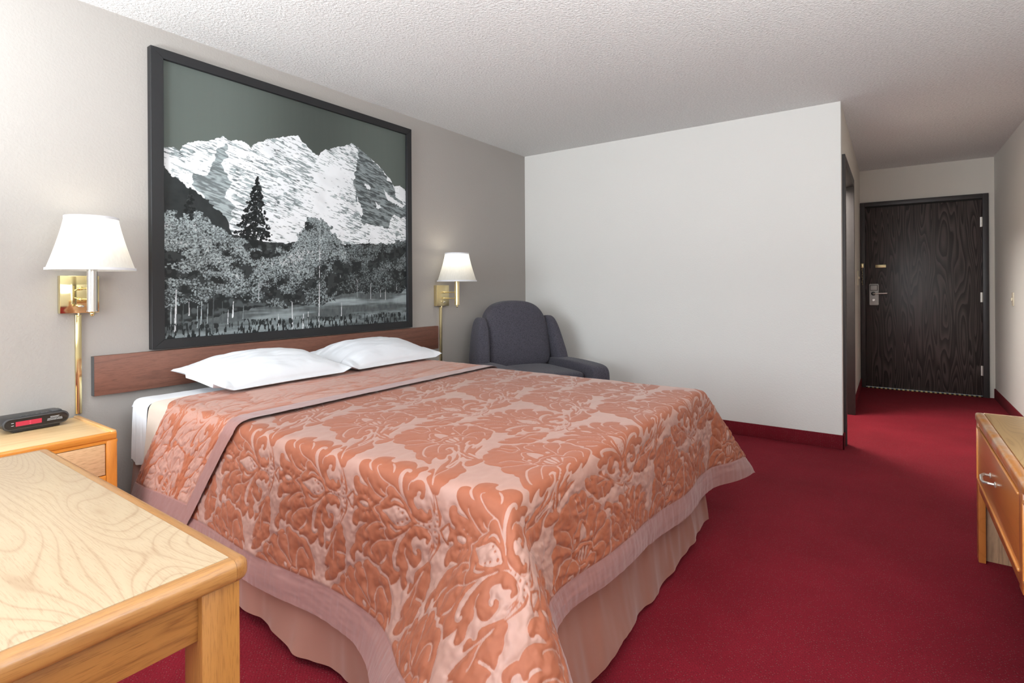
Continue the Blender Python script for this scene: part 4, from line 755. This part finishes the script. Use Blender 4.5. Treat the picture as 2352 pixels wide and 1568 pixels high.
def text(body, size, x, z, root):
    c = bpy.data.curves.new('lettering', 'FONT'); c.body = body; c.size = size; c.extrude = .0002; c.align_x = 'CENTER'
    o = bpy.data.objects.new('tmp', c); COL.objects.link(o); dg = bpy.context.evaluated_depsgraph_get(); me = bpy.data.meshes.new_from_object(o.evaluated_get(dg)); bpy.data.objects.remove(o)
    me.transform(Matrix.Translation((x, -.0045, z)) @ Matrix.Rotation(PI/2, 4, 'X')); me.materials.clear()
    return link('lettering', me, 'white_print', root)
text('SONNET', .0075, .056, zc+.0045, cr); text('AM/FM CLOCK RADIO', .0048, .056, zc-.001, cr); text('HIGH-POWER SPEAKER', .0048, .056, zc-.0062, cr)

# ------------------------------------------------------------------ foreground table
tb_ = empty('table', (-.1, 1.29, 0), 'light oak table with rounded edge in the near left foreground', 'table')
TX0, TX1, TY0, TY1, TZ = -.62, .438, .803, 1.795, .74
G().box(TX0+.0232, TX1-.0232, TY0+.0232, TY1-.0232, TZ-.03, TZ+.0004, .0006).build('laminate_top', 'oak_laminate', tb_)
def edging(outline, nout, mat):
    # outline in plan; the first nout points are the outer rounded side
    t = bmesh.new(); v0 = [t.verts.new((x, y, TZ-.034)) for x, y in outline]; v1 = [t.verts.new((x, y, TZ-.0004)) for x, y in outline]; n = len(outline)
    t.faces.new(v0[::-1]); t.faces.new(v1)
    for i in range(n): t.faces.new((v0[i], v0[(i+1) % n], v1[(i+1) % n], v1[i]))
    bmesh.ops.recalc_face_normals(t, faces=t.faces); t.edges.ensure_lookup_table()
    es = []
    for vs in (v0, v1):
        for i in range(nout-1): es.append(t.edges.get((vs[i], vs[i+1])))
    bmesh.ops.bevel(t, geom=es, offset=.012, segments=5, affect='EDGES', profile=.5); g = G(); g._add(t); g.build('edge_band', mat, tb_)
E_ = .0225; rc = .018
arc = lambda cx, cy, a0, a1: [(cx+rc*math.cos(math.radians(a0+(a1-a0)*i/6)), cy+rc*math.sin(math.radians(a0+(a1-a0)*i/6))) for i in range(7)]
o_ = arc(TX1-rc, TY0+rc, -90, 0)+arc(TX1-rc, TY1-rc, 0, 90); o_ = [(TX1-E_, TY0)]+o_+[(TX1-E_, TY1)]; edging(o_, len(o_), 'oak_edge_y')
o_ = arc(TX0+rc, TY1-rc, 90, 180)+arc(TX0+rc, TY0+rc, 180, 270); o_ = [(TX0+E_, TY1)]+o_+[(TX0+E_, TY0)]; edging(o_, len(o_), 'oak_edge_y')
edging([(TX0+E_+.0003, TY0), (TX1-E_-.0003, TY0), (TX1-E_-.0003, TY0+E_), (TX0+E_+.0003, TY0+E_)], 2, 'oak_edge_x')
edging([(TX1-E_-.0003, TY1), (TX0+E_+.0003, TY1), (TX0+E_+.0003, TY1-E_), (TX1-E_-.0003, TY1-E_)], 2, 'oak_edge_x')
for x in (TX0+.012, TX1-.012-.056):
    for y in (TY0+.012, TY1-.012-.056): G().box(x, x+.056, y, y+.056, 0, TZ-.034, .003).build('leg', 'oak_leg', tb_)
for y0 in (TY0+.024, TY1-.046): G().box(TX0+.067, TX1-.067, y0, y0+.022, TZ-.104, TZ-.034, .001).build('apron', 'oak_apron', tb_)
for x0 in (TX0+.04, TX1-.064): G().box(x0, x0+.022, TY0+.068, TY1-.068, TZ-.104, TZ-.034, .001).build('apron', 'oak_edge_y', tb_)

# ------------------------------------------------------------------ dresser at the right
ds = empty('dresser', (2.0, -.57, 0), 'long honey oak dresser desk at the right wall with worn front edge', 'dresser')
FX1, FX0, FY, FZ = 2.972, .95, -.288, .612
G().box(FX0, FX1-.004, YR+.016, FY-.030, FZ-.03, FZ-.001, .001).build('top_panel', 'dresser_top', ds)
G().box(FX0, FX1, FY-.030, FY, FZ-.034, FZ, .009, 4).build('front_nosing', 'dresser_nosing', ds)
G().box(FX1-.004, FX1, YR+.016, FY-.028, FZ-.034, FZ-.0005, .001).build('end_edge', 'dresser_nosing', ds)
G().box(FX1-.022, FX1-.003, YR+.016, FY-.03, .0, FZ-.034, .001).build('end_panel', 'veneer_z', ds)
G().box(FX1-.055, FX1-.001, FY-.028, FY-.004, 0, FZ-.034, .003).build('front_leg', 'dresser_orange', ds)
G().box(FX0, FX0+.055, FY-.028, FY-.004, 0, FZ-.034, .003).build('front_leg', 'dresser_orange', ds)
G().box(FX0+.003, FX0+.022, YR+.016, FY-.03, .0, FZ-.034, .001).build('end_panel', 'veneer_z', ds)
G().box(FX0+.055, FX1-.055, FY-.028, FY-.006, .300, .338, .002).build('lower_rail', 'dresser_orange', ds)
G().box(FX0+.055, FX1-.055, FY-.028, FY-.006, .566, FZ-.034).build('upper_rail', 'dresser_orange', ds)
G().box(1.995, 2.045, FY-.028, FY-.003, .300, .578, .002).build('stile', 'dresser_orange', ds)
for a, b in ((2.055, 2.935), (1.03, 1.985)):
    d_ = G().box(a, b, FY-.026, FY-.006, .345, .562, .001).build('drawer', 'dresser_orange', ds)
    G().box(a, b, FY-.007, FY+.000, .555, .563, .003).build('drawer_lip', 'dresser_lip_lit', ds)
    G().box(a, b, FY-.007, FY+.000, .338, .348, .003).build('drawer_lip', 'dresser_lip_lit', ds)
    G().box(b-.008, b, FY-.007, FY+.000, .338, .563, .003).build('drawer_lip', 'dresser_lip_lit', ds)
    mx = (a+b)/2+.03
    G().tube([(mx+.055, FY-.006, .457), (mx+.052, FY+.014, .460), (mx+.035, FY+.024, .458), (mx, FY+.026, .452), (mx-.035, FY+.024, .455), (mx-.052, FY+.014, .458), (mx-.055, FY-.006, .457)], .0050, 10).sph((mx+.055, FY-.004, .457), .009, (1, .5, 1.2), 8).sph((mx-.055, FY-.004, .457), .009, (1, .5, 1.2), 8).build('pull', 'nickel', d_)
G().box(FX0+.022, FX1-.022, YR+.016, YR+.028, .3, FZ-.034).build('back_panel', 'veneer_z', ds)

# ------------------------------------------------------------------ armchair
CHR = math.radians(-27)
ac = empty('armchair', (3.62, 2.40, 0), 'charcoal tweed upholstered armchair in the far corner behind the bed', 'armchair', rz=CHR)
def cushion(name, sx, sy, sz, c, p=5, deform=None, n=26, mat='tweed', root=ac):
    """superellipsoid block, half sizes sx, sy, sz, then a deformation"""
    t = bmesh.new(); bmesh.ops.create_cube(t, size=2); bmesh.ops.subdivide_edges(t, edges=t.edges[:], cuts=n, use_grid_fill=True)
    for v in t.verts:
        q = v.co; L = (abs(q.x)**p+abs(q.y)**p+abs(q.z)**p)**(1/p); q = q/L
        P_ = Vector((q.x*sx, q.y*sy, q.z*sz))
        if deform: P_ = Vector(deform(P_))
        v.co = P_+Vector(c)
    g = G(); g._add(t); return g.build(name, mat, root, local=True)
# local frame: faces -y, width along x
lean = .20
def back_def(P_):
    x, y, z = P_; q = (z+.26)/.52
    w = 1.0-.12*max(q-.7, 0)/.3-.02
    arch = .035*(1-(x/.3)**2)*max(q, 0)
    y2 = y*(1.0 if y < 0 else .8)-.025*math.cos(x*4)*(1 if y < 0 else 0)*math.sin(max(0, min(1, q))*PI)
    return (x*w, y2+z*lean*1.0, z+arch-.02*(abs(x)/.3)**3*q)
cushion('backrest', .305, .085, .262, (0, .235, .740), 5.5, back_def)
def wing(sg):
    def f(P_):
        x, y, z = P_; q = (z+.2)/.4
        return (x*(1.1-.35*q)+sg*(.045-.055*q), y*(1.15-.3*q)+z*lean*1.15-.02, z)
    return f
for sg in (-1, 1): cushion('wing', .062, .105, .215, (sg*.335, .205, .69), 3.6, wing(sg))
def arm(sg):
    def f(P_):
        x, y, z = P_; return (x*(1.0), y, z+(.012*math.cos(y*4) if z > 0 else 0))
    return f
for sg in (-1, 1): cushion('arm', .085, .365, .245, (sg*.36, -.14, .300), 9, arm(sg))
cushion('seat_cushion', .27, .30, .085, (0, -.14, .415), 8, lambda P_: (P_[0], P_[1], P_[2]+.015*math.cos(P_[0]*5)))
cushion('footrest_panel', .25, .035, .13, (0, -.40, .25), 5)
G().box(-.36, .36, -.36, .26, .05, .34, .02).build('base', 'tweed', ac, local=True)
for x in (-.3, .3):
    for y in (-.3, .22): G().cyl((x, y, 0), (x, y, .06), .02, .026).build('leg', 'dark_metal', ac, local=True)
